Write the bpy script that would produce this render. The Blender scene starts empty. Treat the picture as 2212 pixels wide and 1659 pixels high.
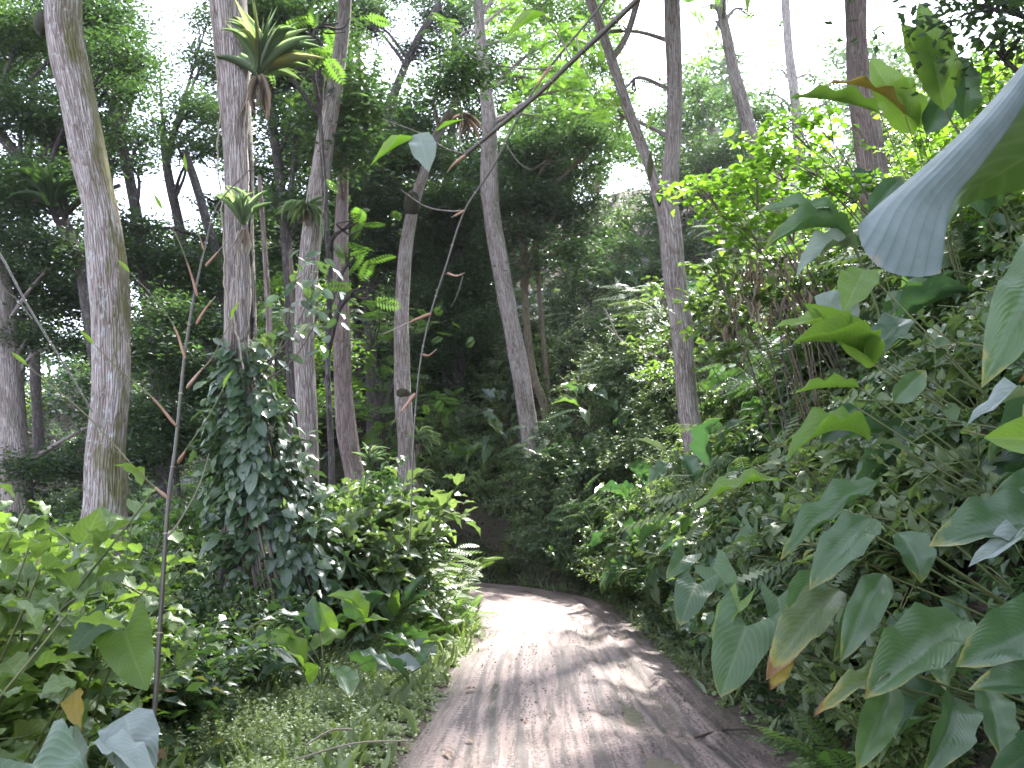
import bpy, math, random
import numpy as np
from mathutils import Vector, Matrix

random.seed(11)
rng = np.random.default_rng(11)
PI = math.pi
scene = bpy.context.scene
COL = scene.collection

# ------------------------------------------------------------------ camera model
F, CX, CY, PITCH, CAMZ = 1916.0, 1106.0, 829.5, math.radians(8.3), 1.6


def ray(px, py):
    a, b = (px - CX) / F, -(py - CY) / F
    c, s = math.cos(PITCH), math.sin(PITCH)
    return np.array([a, c - b * s, s + b * c])


def at(px, py, d):
    """the point seen at a pixel of the 2212 px wide layout, d metres ahead"""
    r = ray(px, py)
    return np.array([0, 0, CAMZ]) + r * (d / r[1])


def U(a, b, n=None):
    return rng.uniform(a, b, n)


def nrm(v):
    v = np.asarray(v, float)
    return v / (np.linalg.norm(v, axis=-1, keepdims=True) + 1e-9)


def hash3(i, j, k, seed):
    with np.errstate(over='ignore'):
        h = (i.astype(np.uint32) * np.uint32(374761393) + j.astype(np.uint32) * np.uint32(668265263)
             + k.astype(np.uint32) * np.uint32(2147483647) + np.uint32(seed * 974711 + 13))
        h = (h ^ (h >> np.uint32(13))) * np.uint32(1274126177)
        h = h ^ (h >> np.uint32(16))
    return (h & np.uint32(0xffff)).astype(float) / 65535.0


def vnoise(x, y, z=None, seed=1):
    x = np.asarray(x, float); y = np.asarray(y, float)
    z = np.zeros_like(x) if z is None else np.asarray(z, float)
    i, j, k = np.floor(x).astype(np.int64), np.floor(y).astype(np.int64), np.floor(z).astype(np.int64)
    fx, fy, fz = x - i, y - j, z - k
    fx, fy, fz = [t * t * (3 - 2 * t) for t in (fx, fy, fz)]
    out = 0
    for a in (0, 1):
        for b in (0, 1):
            for c in (0, 1):
                w = (fx if a else 1 - fx) * (fy if b else 1 - fy) * (fz if c else 1 - fz)
                out = out + w * hash3(i + a, j + b, k + c, seed)
    return out * 2 - 1


def smooth(a, b, x):
    t = np.clip((x - a) / (b - a), 0, 1)
    return t * t * (3 - 2 * t)


def catmull(P, n):
    """resample a polyline smoothly, n points per span"""
    P = np.asarray(P, float)
    Q = np.vstack([2 * P[0] - P[1], P, 2 * P[-1] - P[-2]])
    out = []
    for i in range(1, len(Q) - 2):
        p0, p1, p2, p3 = Q[i - 1], Q[i], Q[i + 1], Q[i + 2]
        for t in np.linspace(0, 1, n, endpoint=False):
            out.append(0.5 * (2 * p1 + (p2 - p0) * t + (2 * p0 - 5 * p1 + 4 * p2 - p3) * t * t
                              + (3 * p1 - p0 - 3 * p2 + p3) * t ** 3))
    out.append(P[-1])
    return np.array(out)


# ------------------------------------------------------------------ terrain
ROAD_CTRL = [(0.6, -16), (0.5, -6), (0.5, 0), (0.52, 5.5), (0.63, 10.5), (0.62, 14), (0.15, 17.3), (-1.4, 19.9),
             (-4.2, 21.4), (-9, 22.2), (-18, 22.8), (-45, 25)]
RC = catmull(ROAD_CTRL, 14)
_seg = np.linalg.norm(np.diff(RC, axis=0), axis=1)
RS = np.concatenate([[0], np.cumsum(_seg)])
RT = nrm(np.gradient(RC, axis=0))
RN = np.stack([RT[:, 1], -RT[:, 0]], 1)                      # points to the right hand / outer side


def halfw(s_y):
    return 1.14 + 0.06 * np.sin(s_y * 0.9) + 0.22 * smooth(9, 5, s_y) + 0.10 * smooth(14, 19, s_y)


RHW = np.array([halfw(min(p[1], 19)) for p in RC])


def road_frame(x, y):
    """signed distance from the centre line (+ = right/outer), index of nearest centre point"""
    x = np.atleast_1d(np.asarray(x, float)); y = np.atleast_1d(np.asarray(y, float))
    dist = np.empty(len(x)); idx = np.empty(len(x), int)
    for a in range(0, len(x), 20000):
        dx = x[a:a + 20000, None] - RC[None, :, 0]; dy = y[a:a + 20000, None] - RC[None, :, 1]
        d2 = dx * dx + dy * dy
        k = d2.argmin(1); r = np.arange(len(k))
        perp = dx[r, k] * RN[k, 0] + dy[r, k] * RN[k, 1]
        dd = np.sqrt(d2[r, k])
        dist[a:a + 20000] = np.where(dd < 3, perp, np.sign(perp) * dd); idx[a:a + 20000] = k
    return dist, idx


def H(x, y):
    x = np.atleast_1d(np.asarray(x, float)); y = np.atleast_1d(np.asarray(y, float))
    t, k = road_frame(x, y)
    hw = RHW[k]
    ur = t - hw                       # outside of the right edge
    ul = -t - hw                      # outside of the left edge
    n1 = vnoise(x * 0.35, y * 0.35, seed=3); n2 = vnoise(x * 1.7, y * 1.7, seed=4); n3 = vnoise(x * 6, y * 6, seed=5)
    v = np.maximum(ur - 0.25, 0)
    bank = 1.25 * np.minimum(v, 4.2) + 0.72 * np.clip(v - 4.2, 0, 16) + 0.2 * np.clip(v - 20.2, 0, 40)
    fade = 0.12 + 0.88 * smooth(-30, -9, x)
    back = smooth(1.5, -8, y)         # the cutting opens out behind the camera
    bank = bank * fade * (1 - 0.65 * back)
    low = -0.10 * np.clip(ul - 1.6, 0, 3) - 0.24 * np.clip(ul - 4.6, 0, 22)
    z = np.where(t > 0, bank, low)
    off = np.where(t > 0, ur, ul)
    grow = smooth(0, 1.2, off)
    z = z + grow * (0.16 * n1 * np.minimum(1 + 0.2 * np.maximum(off, 0), 3) + 0.07 * n2) + 0.02 * n3 * smooth(0, .3, off)
    z = z + 0.05 * smooth(-0.25, 0.15, off + 0.10 * n2 + 0.06 * n3)      # shoulder a little above the mud
    z = z - 0.12 * smooth(0.05, -0.35, off)                               # bed under the road sheet
    return z


def h1(x, y):
    return float(H(x, y)[0])


def side_point(yy, u, right=True):
    """a ground point u metres outside the road edge, next to the centre point number / y value"""
    k = int(np.argmin(np.abs(RC[:, 1] - yy) + (RC[:, 0] < -1.5) * 99))
    return side_k(k, u, right)


def side_k(k, u, right=True):
    sg = 1 if right else -1
    p = RC[k] + RN[k] * sg * (RHW[k] + u)
    return np.array([p[0], p[1], h1(p[0], p[1])])


# ------------------------------------------------------------------ mesh builder
class Builder:
    def __init__(self):
        self.V, self.Fc, self.UV, self.R, self.B = [], [], [], [], []
        self.n = 0

    def add(self, V, Fc, uv=None, r=None, bark=None):
        V = np.asarray(V, float); m = len(V)
        self.V.append(V); self.Fc.append(np.asarray(Fc, np.int64) + self.n)
        self.UV.append(np.zeros((m, 2)) if uv is None else uv)
        self.R.append(np.full(m, 0.5) if r is None else np.broadcast_to(np.asarray(r, float), (m,)))
        self.B.append(np.zeros((m, 3)) if bark is None else bark)
        self.n += m

    def leaves(self, tpl, P, D, N, L, W=None, r=None):
        """copies of a leaf template: base points P, chord directions D, normal hints N, lengths L, width factors W"""
        tv, tf, tuv = tpl
        P = np.atleast_2d(P); n = len(P)
        if n == 0:
            return
        D = nrm(np.broadcast_to(np.atleast_2d(D), (n, 3))); N = np.broadcast_to(np.atleast_2d(N), (n, 3))
        X = nrm(np.cross(D, N) + 1e-6); Z = np.cross(X, D)
        L = np.broadcast_to(np.asarray(L, float), (n,)); W = L if W is None else np.broadcast_to(np.asarray(W, float), (n,)) * L
        V = (P[:, None, :] + tv[None, :, 0:1] * (X * W[:, None])[:, None, :] + tv[None, :, 1:2] * (D * L[:, None])[:, None, :]
             + tv[None, :, 2:3] * (Z * L[:, None])[:, None, :])
        m = len(tv)
        Fc = tf[None] + (np.arange(n) * m)[:, None, None]
        r = U(0, 1, n) if r is None else np.broadcast_to(np.asarray(r, float), (n,))
        self.add(V.reshape(-1, 3), Fc.reshape(-1, 4), np.tile(tuv, (n, 1)), np.repeat(r, m))

    def tube(self, P, R, sides=6, r=0.5, rough=0.0, seed=1, scar=None, cap=True):
        P = np.asarray(P, float); n = len(P)
        R = np.broadcast_to(np.asarray(R, float), (n,)).copy()
        T = nrm(np.gradient(P, axis=0))
        ref = np.array([1.0, 0.13, 0.05]) if abs(T[0][0]) < 0.8 else np.array([0.1, 1.0, 0.1])
        A = nrm(np.cross(T, ref)); A = nrm(np.cross(np.cross(T, A), T)); Bn = np.cross(T, A)
        th = np.linspace(0, 2 * PI, sides, endpoint=False)
        s = np.concatenate([[0], np.cumsum(np.linalg.norm(np.diff(P, axis=0), axis=1))])
        rr = np.repeat(R[:, None], sides, 1)
        bx = np.cos(th)[None] * R.mean(); by = np.sin(th)[None] * R.mean()
        bz = np.repeat(s[:, None], sides, 1)
        bx = np.repeat(bx, n, 0); by = np.repeat(by, n, 0)
        rv = np.full((n, sides), r)
        if rough:
            lump = vnoise(bx * 5, by * 5, bz * 1.3, seed) * 1.0 + vnoise(bx * 13, by * 13, bz * 2.2, seed + 9) * 0.7
            rr = rr * (1 + rough * lump)
        if scar:
            a0, aw, z0, z1 = scar
            da = np.abs((th[None] - a0 + PI) % (2 * PI) - PI)
            m = smooth(aw, aw * 0.45, da + 0.12 * np.sin(bz * 5)) * smooth(z0, z0 + .5, bz) * smooth(z1, z1 - .5, bz)
            rr = rr * (1 - 0.28 * m); rv = np.where(m > 0.4, 0.0, rv)
        V = P[:, None] + A[:, None] * (np.cos(th)[None] * rr)[..., None] + Bn[:, None] * (np.sin(th)[None] * rr)[..., None]
        i = np.arange(n - 1)[:, None] * sides; j = np.arange(sides)[None]; j2 = (j + 1) % sides
        Fc = np.stack([i + j, i + j2, i + sides + j2, i + sides + j], -1).reshape(-1, 4)
        uv = np.stack([np.repeat(th[None] / (2 * PI), n, 0), bz], -1).reshape(-1, 2)
        bark = np.stack([bx, by, bz], -1).reshape(-1, 3)
        self.add(V.reshape(-1, 3), Fc, uv, rv.reshape(-1), bark)
        if cap and sides % 2 == 0:
            for row, flip in ((0, True), (n - 1, False)):
                vv = V[row]; q = []
                for a in range(1, sides // 2):
                    f = [a - 1, a, sides - 1 - a, sides - a] if a > 1 else [0, 1, sides - 2, sides - 1]
                    q.append(f[::-1] if flip else f)
                self.add(vv, q, None, r, bark.reshape(n, sides, 3)[row])

    def build(self, name, mat, parent=None, origin=(0, 0, 0), sm=True):
        V = np.concatenate(self.V) - np.asarray(origin, float); Fc = np.concatenate(self.Fc)
        me = bpy.data.meshes.new(name)
        me.vertices.add(len(V)); me.vertices.foreach_set('co', V.astype(np.float32).ravel())
        me.loops.add(Fc.size); me.loops.foreach_set('vertex_index', Fc.astype(np.int32).ravel())
        me.polygons.add(len(Fc)); me.polygons.foreach_set('loop_start', np.arange(0, Fc.size, 4, dtype=np.int32))
        me.polygons.foreach_set('use_smooth', np.full(len(Fc), sm))
        uvl = me.uv_layers.new(name='UVMap')
        uvl.data.foreach_set('uv', np.concatenate(self.UV)[Fc.ravel()].astype(np.float32).ravel())
        a = me.attributes.new('rnd', 'FLOAT', 'POINT'); a.data.foreach_set('value', np.concatenate(self.R).astype(np.float32))
        b = me.attributes.new('bark', 'FLOAT_VECTOR', 'POINT'); b.data.foreach_set('vector', np.concatenate(self.B).astype(np.float32).ravel())
        me.update(calc_edges=True)
        me.materials.append(mat)
        o = bpy.data.objects.new(name, me); COL.objects.link(o)
        if parent is not None:
            o.parent = parent
        return o


def thing(name, label, cat, loc=(0, 0, 0), group=None):
    o = bpy.data.objects.new(name, None); COL.objects.link(o)
    o.location = loc; o.empty_display_size = 0.2
    return tag(o, label, cat, group)


def tag(o, label=None, cat=None, group=None, kind=None):
    if label: o['label'] = label
    if cat: o['category'] = cat
    if group: o['group'] = group
    if kind: o['kind'] = kind
    return o


def dup(root, loc, rot=(0, 0, 0), sc=1.0, label=None, group=None):
    r = root.copy(); COL.objects.link(r)
    r.location = loc; r.rotation_euler = rot; r.scale = (sc, sc, sc)
    if label: r['label'] = label
    if group: r['group'] = group
    for ch in root.children:
        c = ch.copy(); COL.objects.link(c); c.parent = r
    return r


# ------------------------------------------------------------------ materials
def mat_new(name):
    m = bpy.data.materials.new(name); m.use_nodes = True
    nt = m.node_tree; nt.nodes.clear()
    return m, nt


def nd(nt, typ, inp=None, **props):
    n = nt.nodes.new(typ)
    for k, v in props.items():
        setattr(n, k, v)
    for k, v in (inp or {}).items():
        s = n.inputs[k]
        if isinstance(v, bpy.types.NodeSocket):
            nt.links.new(v, s)
        else:
            s.default_value = v
    return n


def c4(c):
    return (c[0], c[1], c[2], 1.0)


def ramp(nt, fac, stops, interp='LINEAR'):
    n = nt.nodes.new('ShaderNodeValToRGB'); cr = n.color_ramp; cr.interpolation = interp
    while len(cr.elements) < len(stops):
        cr.elements.new(0.5)
    for e, (p, c) in zip(cr.elements, stops):
        e.position = p; e.color = c4(c) if len(c) == 3 else c
    nt.links.new(fac, n.inputs['Fac'])
    return n.outputs['Color']


def mth(nt, op, a, b=None, c=None, clamp=False):
    n = nt.nodes.new('ShaderNodeMath'); n.operation = op; n.use_clamp = clamp
    for i, v in enumerate((a, b, c)):
        if v is None: continue
        if isinstance(v, bpy.types.NodeSocket): nt.links.new(v, n.inputs[i])
        else: n.inputs[i].default_value = v
    return n.outputs[0]


def mixc(nt, fac, a, b, blend='MIX'):
    n = nt.nodes.new('ShaderNodeMix'); n.data_type = 'RGBA'; n.blend_type = blend
    for s, v in ((n.inputs[0], fac), (n.inputs[6], a), (n.inputs[7], b)):
        if isinstance(v, bpy.types.NodeSocket): nt.links.new(v, s)
        else: s.default_value = v if isinstance(v, (int, float)) else c4(v)
    return n.outputs[2]


def noise(nt, vec, scale, detail=3.0, rough=0.55, dist=0.0):
    i = {'Scale': scale, 'Detail': detail, 'Roughness': rough, 'Distortion': dist}
    if vec is not None: i['Vector'] = vec
    return nd(nt, 'ShaderNodeTexNoise', i).outputs['Fac']


def scalev(nt, vec, s):
    return nd(nt, 'ShaderNodeVectorMath', {0: vec, 1: s}, operation='MULTIPLY').outputs[0]


def leaf_mat(name, stops, trans=(2.3, 2.6, 1.1), rough=0.42, spec=0.5, tf=0.38, veins=None, back=(0.10, 0.14, 0.08), backf=0.35,
             spots=None, patch=0.0):
    """stops: colours chosen leaf by leaf; veins (count, slant, strength, bump)"""
    m, nt = mat_new(name)
    rnd = nd(nt, 'ShaderNodeAttribute', attribute_name='rnd').outputs['Fac']
    col = ramp(nt, rnd, stops)
    geo = nd(nt, 'ShaderNodeNewGeometry')
    uv = nd(nt, 'ShaderNodeUVMap', uv_map='UVMap').outputs[0]
    normal = None
    if patch:
        oc = nd(nt, 'ShaderNodeTexCoord').outputs['Object']
        pn = noise(nt, oc, 9.0, 3.0)
        col = mixc(nt, patch, col, mixc(nt, pn, (0.55, 0.6, 0.55), (1.5, 1.45, 1.3)), 'MULTIPLY')
    if veins:
        cnt, slant, stren, bmp = veins
        sp = nd(nt, 'ShaderNodeSeparateXYZ', {0: uv})
        au = mth(nt, 'ABSOLUTE', mth(nt, 'MULTIPLY_ADD', sp.outputs[0], 2.0, -1.0))
        ph = mth(nt, 'MULTIPLY', mth(nt, 'SUBTRACT', sp.outputs[1], mth(nt, 'MULTIPLY', mth(nt, 'POWER', au, 1.25), slant)), cnt * 2 * PI)
        w = mth(nt, 'SINE', ph)
        line = mth(nt, 'POWER', mth(nt, 'MULTIPLY_ADD', w, 0.5, 0.5), 5.0)
        rib = nd(nt, 'ShaderNodeMapRange', {'Value': au, 'From Min': 0.10, 'From Max': 0.02, 'To Min': 0.0, 'To Max': 1.0}).outputs[0]
        lf = mth(nt, 'MULTIPLY', mth(nt, 'MAXIMUM', mth(nt, 'MULTIPLY', line, 0.55), rib), stren)
        col = mixc(nt, lf, col, mixc(nt, 0.5, col, (0.35, 0.42, 0.22)))
        hgt = mth(nt, 'ADD', mth(nt, 'MULTIPLY', w, 0.5), mth(nt, 'MULTIPLY', rib, -1.2))
        normal = nd(nt, 'ShaderNodeBump', {'Height': hgt, 'Strength': bmp, 'Distance': 0.006}).outputs[0]
    if spots:
        sc, thr, colr = spots[:3]
        oc = nd(nt, 'ShaderNodeTexCoord').outputs['Object']
        sn = noise(nt, oc, sc, 4.0, 0.6)
        if len(spots) > 3:
            s2 = nd(nt, 'ShaderNodeSeparateXYZ', {0: uv}); a2 = mth(nt, 'ABSOLUTE', mth(nt, 'MULTIPLY_ADD', s2.outputs[0], 2.0, -1.0))
            sn = mth(nt, 'ADD', mth(nt, 'MULTIPLY', sn, .55), mth(nt, 'ADD', mth(nt, 'MULTIPLY', mth(nt, 'POWER', s2.outputs[1], 3.0), .42), mth(nt, 'MULTIPLY', mth(nt, 'POWER', a2, 4.0), .16)))
            f0 = nd(nt, 'ShaderNodeMapRange', {'Value': sn, 'From Min': thr - .16, 'From Max': thr + .02, 'To Max': .85}).outputs[0]
            col = mixc(nt, f0, col, (.24, .22, .05))
        f = nd(nt, 'ShaderNodeMapRange', {'Value': sn, 'From Min': thr, 'From Max': thr + 0.06}).outputs[0]
        col = mixc(nt, f, col, colr)
    colb = mixc(nt, mth(nt, 'MULTIPLY', geo.outputs['Backfacing'], backf), col, back)
    p = {'Base Color': colb, 'Roughness': rough, 'Specular IOR Level': spec}
    if normal: p['Normal'] = normal
    pr = nd(nt, 'ShaderNodeBsdfPrincipled', p)
    tr = nd(nt, 'ShaderNodeBsdfTranslucent', {'Color': mixc(nt, 1.0, col, trans, 'MULTIPLY')})
    mx = nd(nt, 'ShaderNodeMixShader', {0: tf, 1: pr.outputs[0], 2: tr.outputs[0]})
    out = nd(nt, 'ShaderNodeOutputMaterial', {'Surface': mx.outputs[0]})
    return m


def bark_mat(name, base, dark, light, lichen=0.5, moss=0.45, furrow=1.0, mossc=(0.10, 0.12, 0.03), side=.35):
    m, nt = mat_new(name)
    bk = nd(nt, 'ShaderNodeAttribute', attribute_name='bark').outputs['Vector']
    rnd = nd(nt, 'ShaderNodeAttribute', attribute_name='rnd').outputs['Fac']
    st = scalev(nt, bk, (42, 42, 4.0))
    n1 = noise(nt, st, 1.0, 5.0, 0.6, 0.4)
    vor = nd(nt, 'ShaderNodeTexVoronoi', {'Vector': nd(nt, 'ShaderNodeVectorMath', {0: scalev(nt, bk, (36, 36, 2.6)), 1: nd(nt, 'ShaderNodeTexNoise', {'Vector': scalev(nt, bk, (9, 9, 3)), 'Scale': 1.0, 'Detail': 3.0}).outputs['Color']}, operation='ADD').outputs[0], 'Scale': 1.0}, feature='DISTANCE_TO_EDGE').outputs['Distance']
    crack = nd(nt, 'ShaderNodeMapRange', {'Value': vor, 'From Min': -0.02, 'From Max': 0.20}).outputs[0]
    ridg = mth(nt, 'MULTIPLY', mth(nt, 'POWER', crack, 0.5), mth(nt, 'MULTIPLY_ADD', n1, 1.3, 0.12))
    col = ramp(nt, ridg, [(0.05, dark), (0.34, base), (0.85, light)])
    big = noise(nt, scalev(nt, bk, (4, 4, 0.9)), 1.0, 3.0)
    col = mixc(nt, 0.6, col, ramp(nt, big, [(0.32, (0.5, 0.44, 0.38)), (0.5, (.95, .9, .88)), (0.68, (1.35, 1.34, 1.36))]), 'MULTIPLY')
    ln = noise(nt, scalev(nt, bk, (16, 16, 11)), 1.0, 5.0, 0.65)
    lf = nd(nt, 'ShaderNodeMapRange', {'Value': ln, 'From Min': 0.55, 'From Max': 0.64, 'To Max': lichen}).outputs[0]
    col = mixc(nt, lf, col, (0.56, 0.58, 0.54))
    l2 = noise(nt, scalev(nt, bk, (5, 5, 2.4)), 1.0, 5.0, 0.7)
    col = mixc(nt, nd(nt, 'ShaderNodeMapRange', {'Value': l2, 'From Min': 0.56, 'From Max': 0.66, 'To Max': lichen * .6}).outputs[0], col, (0.47, 0.47, 0.46))
    mn = noise(nt, scalev(nt, bk, (3, 3, 0.8)), 1.0, 4.0, 0.7)
    sx = nd(nt, 'ShaderNodeSeparateXYZ', {0: bk}).outputs[1]
    mf = nd(nt, 'ShaderNodeMapRange', {'Value': mth(nt, 'ADD', mn, mth(nt, 'MULTIPLY', sx, -side)), 'From Min': 0.54, 'From Max': 0.68, 'To Max': moss}).outputs[0]
    col = mixc(nt, mf, col, mossc)
    scr = nd(nt, 'ShaderNodeMapRange', {'Value': rnd, 'From Min': 0.05, 'From Max': 0.3}).outputs[0]
    col = mixc(nt, scr, (0.035, 0.03, 0.028), col)
    bump = nd(nt, 'ShaderNodeBump', {'Height': mth(nt, 'ADD', ridg, mth(nt, 'MULTIPLY', n1, 0.3)), 'Strength': 1.0 * furrow, 'Distance': 0.05}).outputs[0]
    pr = nd(nt, 'ShaderNodeBsdfPrincipled', {'Base Color': col, 'Roughness': 0.85, 'Specular IOR Level': 0.25, 'Normal': bump})
    nd(nt, 'ShaderNodeOutputMaterial', {'Surface': pr.outputs[0]})
    return m


def stem_mat(name, stops, rough=0.6):
    m, nt = mat_new(name)
    rnd = nd(nt, 'ShaderNodeAttribute', attribute_name='rnd').outputs['Fac']
    bk = nd(nt, 'ShaderNodeAttribute', attribute_name='bark').outputs['Vector']
    n1 = noise(nt, scalev(nt, bk, (60, 60, 14)), 1.0, 4.0)
    col = mixc(nt, 0.7, ramp(nt, rnd, stops), ramp(nt, n1, [(0.3, (0.55, 0.5, 0.5)), (0.7, (1.3, 1.3, 1.25))]), 'MULTIPLY')
    pr = nd(nt, 'ShaderNodeBsdfPrincipled', {'Base Color': col, 'Roughness': rough})
    nd(nt, 'ShaderNodeOutputMaterial', {'Surface': pr.outputs[0]})
    return m


M = {}
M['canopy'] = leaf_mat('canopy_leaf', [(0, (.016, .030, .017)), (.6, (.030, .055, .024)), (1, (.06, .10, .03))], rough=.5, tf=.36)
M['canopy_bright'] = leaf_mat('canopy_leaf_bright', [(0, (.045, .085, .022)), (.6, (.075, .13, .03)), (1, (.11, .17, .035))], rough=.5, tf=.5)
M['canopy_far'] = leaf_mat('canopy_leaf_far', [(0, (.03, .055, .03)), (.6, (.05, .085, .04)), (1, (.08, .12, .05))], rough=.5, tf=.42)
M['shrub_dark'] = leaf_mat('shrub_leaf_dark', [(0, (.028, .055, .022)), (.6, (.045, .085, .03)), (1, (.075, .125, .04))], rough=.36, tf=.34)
M['shrub_bright'] = leaf_mat('shrub_leaf_bright', [(0, (.06, .10, .035)), (.55, (.095, .15, .042)), (.985, (.13, .19, .055)), (1, (.20, .18, .05))],
                             rough=.45, tf=.36, trans=(1.9, 2.1, .9), veins=(7, .35, .5, .12), patch=.35)
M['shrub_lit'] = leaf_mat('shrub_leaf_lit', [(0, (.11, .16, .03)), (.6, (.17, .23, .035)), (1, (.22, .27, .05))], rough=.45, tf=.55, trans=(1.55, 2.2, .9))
M['shrub_grey'] = leaf_mat('shrub_leaf_grey', [(0, (.05, .08, .04)), (.6, (.085, .12, .06)), (1, (.12, .16, .07))], rough=.38, tf=.36,
                           veins=(7, .35, .4, .12), patch=.3)
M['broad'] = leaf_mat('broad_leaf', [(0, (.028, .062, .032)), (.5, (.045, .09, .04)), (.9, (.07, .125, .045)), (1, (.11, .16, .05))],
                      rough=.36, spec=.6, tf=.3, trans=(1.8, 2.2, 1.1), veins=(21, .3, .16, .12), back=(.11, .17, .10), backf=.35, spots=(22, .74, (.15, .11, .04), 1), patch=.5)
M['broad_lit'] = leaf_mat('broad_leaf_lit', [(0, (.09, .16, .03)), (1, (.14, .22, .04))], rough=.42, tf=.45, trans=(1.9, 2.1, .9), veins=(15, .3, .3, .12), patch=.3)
M['broad_grey'] = leaf_mat('broad_leaf_grey', [(0, (.11, .14, .13)), (1, (.19, .23, .21))], rough=.42, tf=.2, veins=(13, .3, .3, .2), back=(.06, .10, .03), backf=.85,
                           patch=.25)
M['broad_old'] = leaf_mat('broad_leaf_old', [(0, (.06, .10, .04)), (1, (.09, .12, .05))], rough=.45, tf=.3, veins=(15, .3, .3, .12),
                          spots=(16, .60, (.16, .08, .03), 1), patch=.5)
M['yellow'] = leaf_mat('yellow_leaf', [(0, (.26, .19, .025)), (1, (.34, .26, .035))], trans=(1.3, 1.2, .8), rough=.5, tf=.4, veins=(12, .3, .5, .15),
                       spots=(15, .56, (.20, .10, .03), 1), patch=.3)
M['ear'] = leaf_mat('ear_leaf', [(0, (.045, .09, .045)), (1, (.075, .13, .06))], rough=.42, tf=.32, veins=(9, .55, .3, .14), patch=.35,
                    back=(.13, .17, .14), spots=(24, .76, (.2, .13, .04), 1))
M['vine'] = leaf_mat('vine_leaf', [(0, (.03, .06, .036)), (.6, (.055, .095, .05)), (.92, (.085, .13, .055)), (1, (.18, .19, .07))], rough=.34, spec=.7, tf=.25,
                     veins=(8, .3, .35, .1), patch=.3)
M['weed'] = leaf_mat('weed_leaf', [(0, (.17, .22, .10)), (.6, (.26, .32, .17)), (1, (.37, .42, .27))], rough=.4, tf=.4, trans=(1.5, 1.6, .8))
M['carpet'] = leaf_mat('undergrowth_leaf', [(0, (.016, .032, .015)), (.6, (.03, .058, .023)), (.93, (.055, .095, .032)), (.97, (.12, .10, .04)), (1, (.09, .055, .03))],
                       rough=.36, tf=.32)
M['fern'] = leaf_mat('fern_leaf', [(0, (.05, .10, .03)), (1, (.10, .17, .04))], rough=.5, tf=.42)
M['strap'] = leaf_mat('strap_leaf', [(0, (.18, .24, .15)), (.75, (.28, .35, .23)), (.88, (.33, .36, .19)), (1, (.38, .35, .22))], rough=.4, tf=.45, trans=(1.6, 1.8, 1))
M['dry'] = leaf_mat('dry_leaf', [(0, (.15, .10, .065)), (.6, (.27, .19, .13)), (1, (.38, .30, .24))], trans=(1, .9, .8), rough=.7, tf=.2)
M['bark'] = bark_mat('grey_bark', (.27, .22, .195), (.04, .031, .027), (.52, .46, .425))
M['bark_mossy'] = bark_mat('mossy_bark', (.265, .215, .185), (.038, .031, .026), (.54, .48, .445), lichen=.9, moss=.85, mossc=(.13, .13, .025), side=.75)
M['bark_red'] = bark_mat('reddish_bark', (.22, .165, .145), (.065, .045, .04), (.36, .29, .27), lichen=.25, moss=.25)
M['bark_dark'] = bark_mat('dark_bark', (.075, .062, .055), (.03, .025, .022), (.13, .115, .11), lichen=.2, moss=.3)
M['bark_tan'] = bark_mat('tan_bark', (.19, .16, .10), (.08, .065, .04), (.28, .24, .16), lichen=.25, moss=.5)
M['stem'] = stem_mat('green_stem', [(0, (.05, .08, .02)), (.5, (.10, .13, .04)), (1, (.16, .14, .06))])
M['twig'] = stem_mat('woody_twig', [(0, (.05, .04, .03)), (.5, (.11, .09, .065)), (1, (.26, .22, .16))])
M['culm'] = stem_mat('dark_culm', [(0, (.035, .03, .022)), (.5, (.08, .07, .045)), (1, (.30, .26, .20))], rough=.4)
M['sheath'] = stem_mat('dry_sheath', [(0, (.20, .10, .055)), (.5, (.33, .19, .11)), (1, (.55, .45, .36))])
M['root'] = stem_mat('moss_lump', [(0, (.03, .028, .018)), (1, (.07, .075, .025))], rough=.95)


# ------------------------------------------------------------------ leaf templates (chord along +Y, length 1, width factor multiplies x)
def leaf_tpl(nl, nw, prof, droop=0.6, fold=0.25, wave=0.0, lobe=0.0, freq=3.0, ph=0.0, curl=0.0):
    us = np.linspace(-1, 1, nw + 1); vs = np.linspace(0, 1, nl + 1)
    th = droop * (vs - 0.0)
    dy, dz = np.cos(th), -np.sin(th)
    y = np.concatenate([[0], np.cumsum((dy[1:] + dy[:-1]) / 2)]) / nl
    z = np.concatenate([[0], np.cumsum((dz[1:] + dz[:-1]) / 2)]) / nl
    a = math.atan2(z[-1], y[-1]); ln = math.hypot(y[-1], z[-1])
    y, z = (y * math.cos(a) + z * math.sin(a)) / ln, (-y * math.sin(a) + z * math.cos(a)) / ln
    V, UVs = [], []
    for i, v in enumerate(vs):
        w = max(prof(v), 0.004)
        for u in us:
            yy = y[i] - lobe * abs(u) ** 1.3 * (1 - v) ** 3
            zz = z[i] + fold * abs(u) * w * (1 - curl * abs(u)) + wave * math.sin(freq * 2 * PI * v + ph + (1.3 if u > 0 else 0)) * abs(u) * w
            V.append((u * w, yy, zz)); UVs.append(((u + 1) / 2, v))
    Fc = []
    for i in range(nl):
        for j in range(nw):
            a0 = i * (nw + 1) + j
            Fc.append((a0, a0 + 1, a0 + nw + 2, a0 + nw + 1))
    return np.array(V), np.array(Fc), np.array(UVs)


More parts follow.
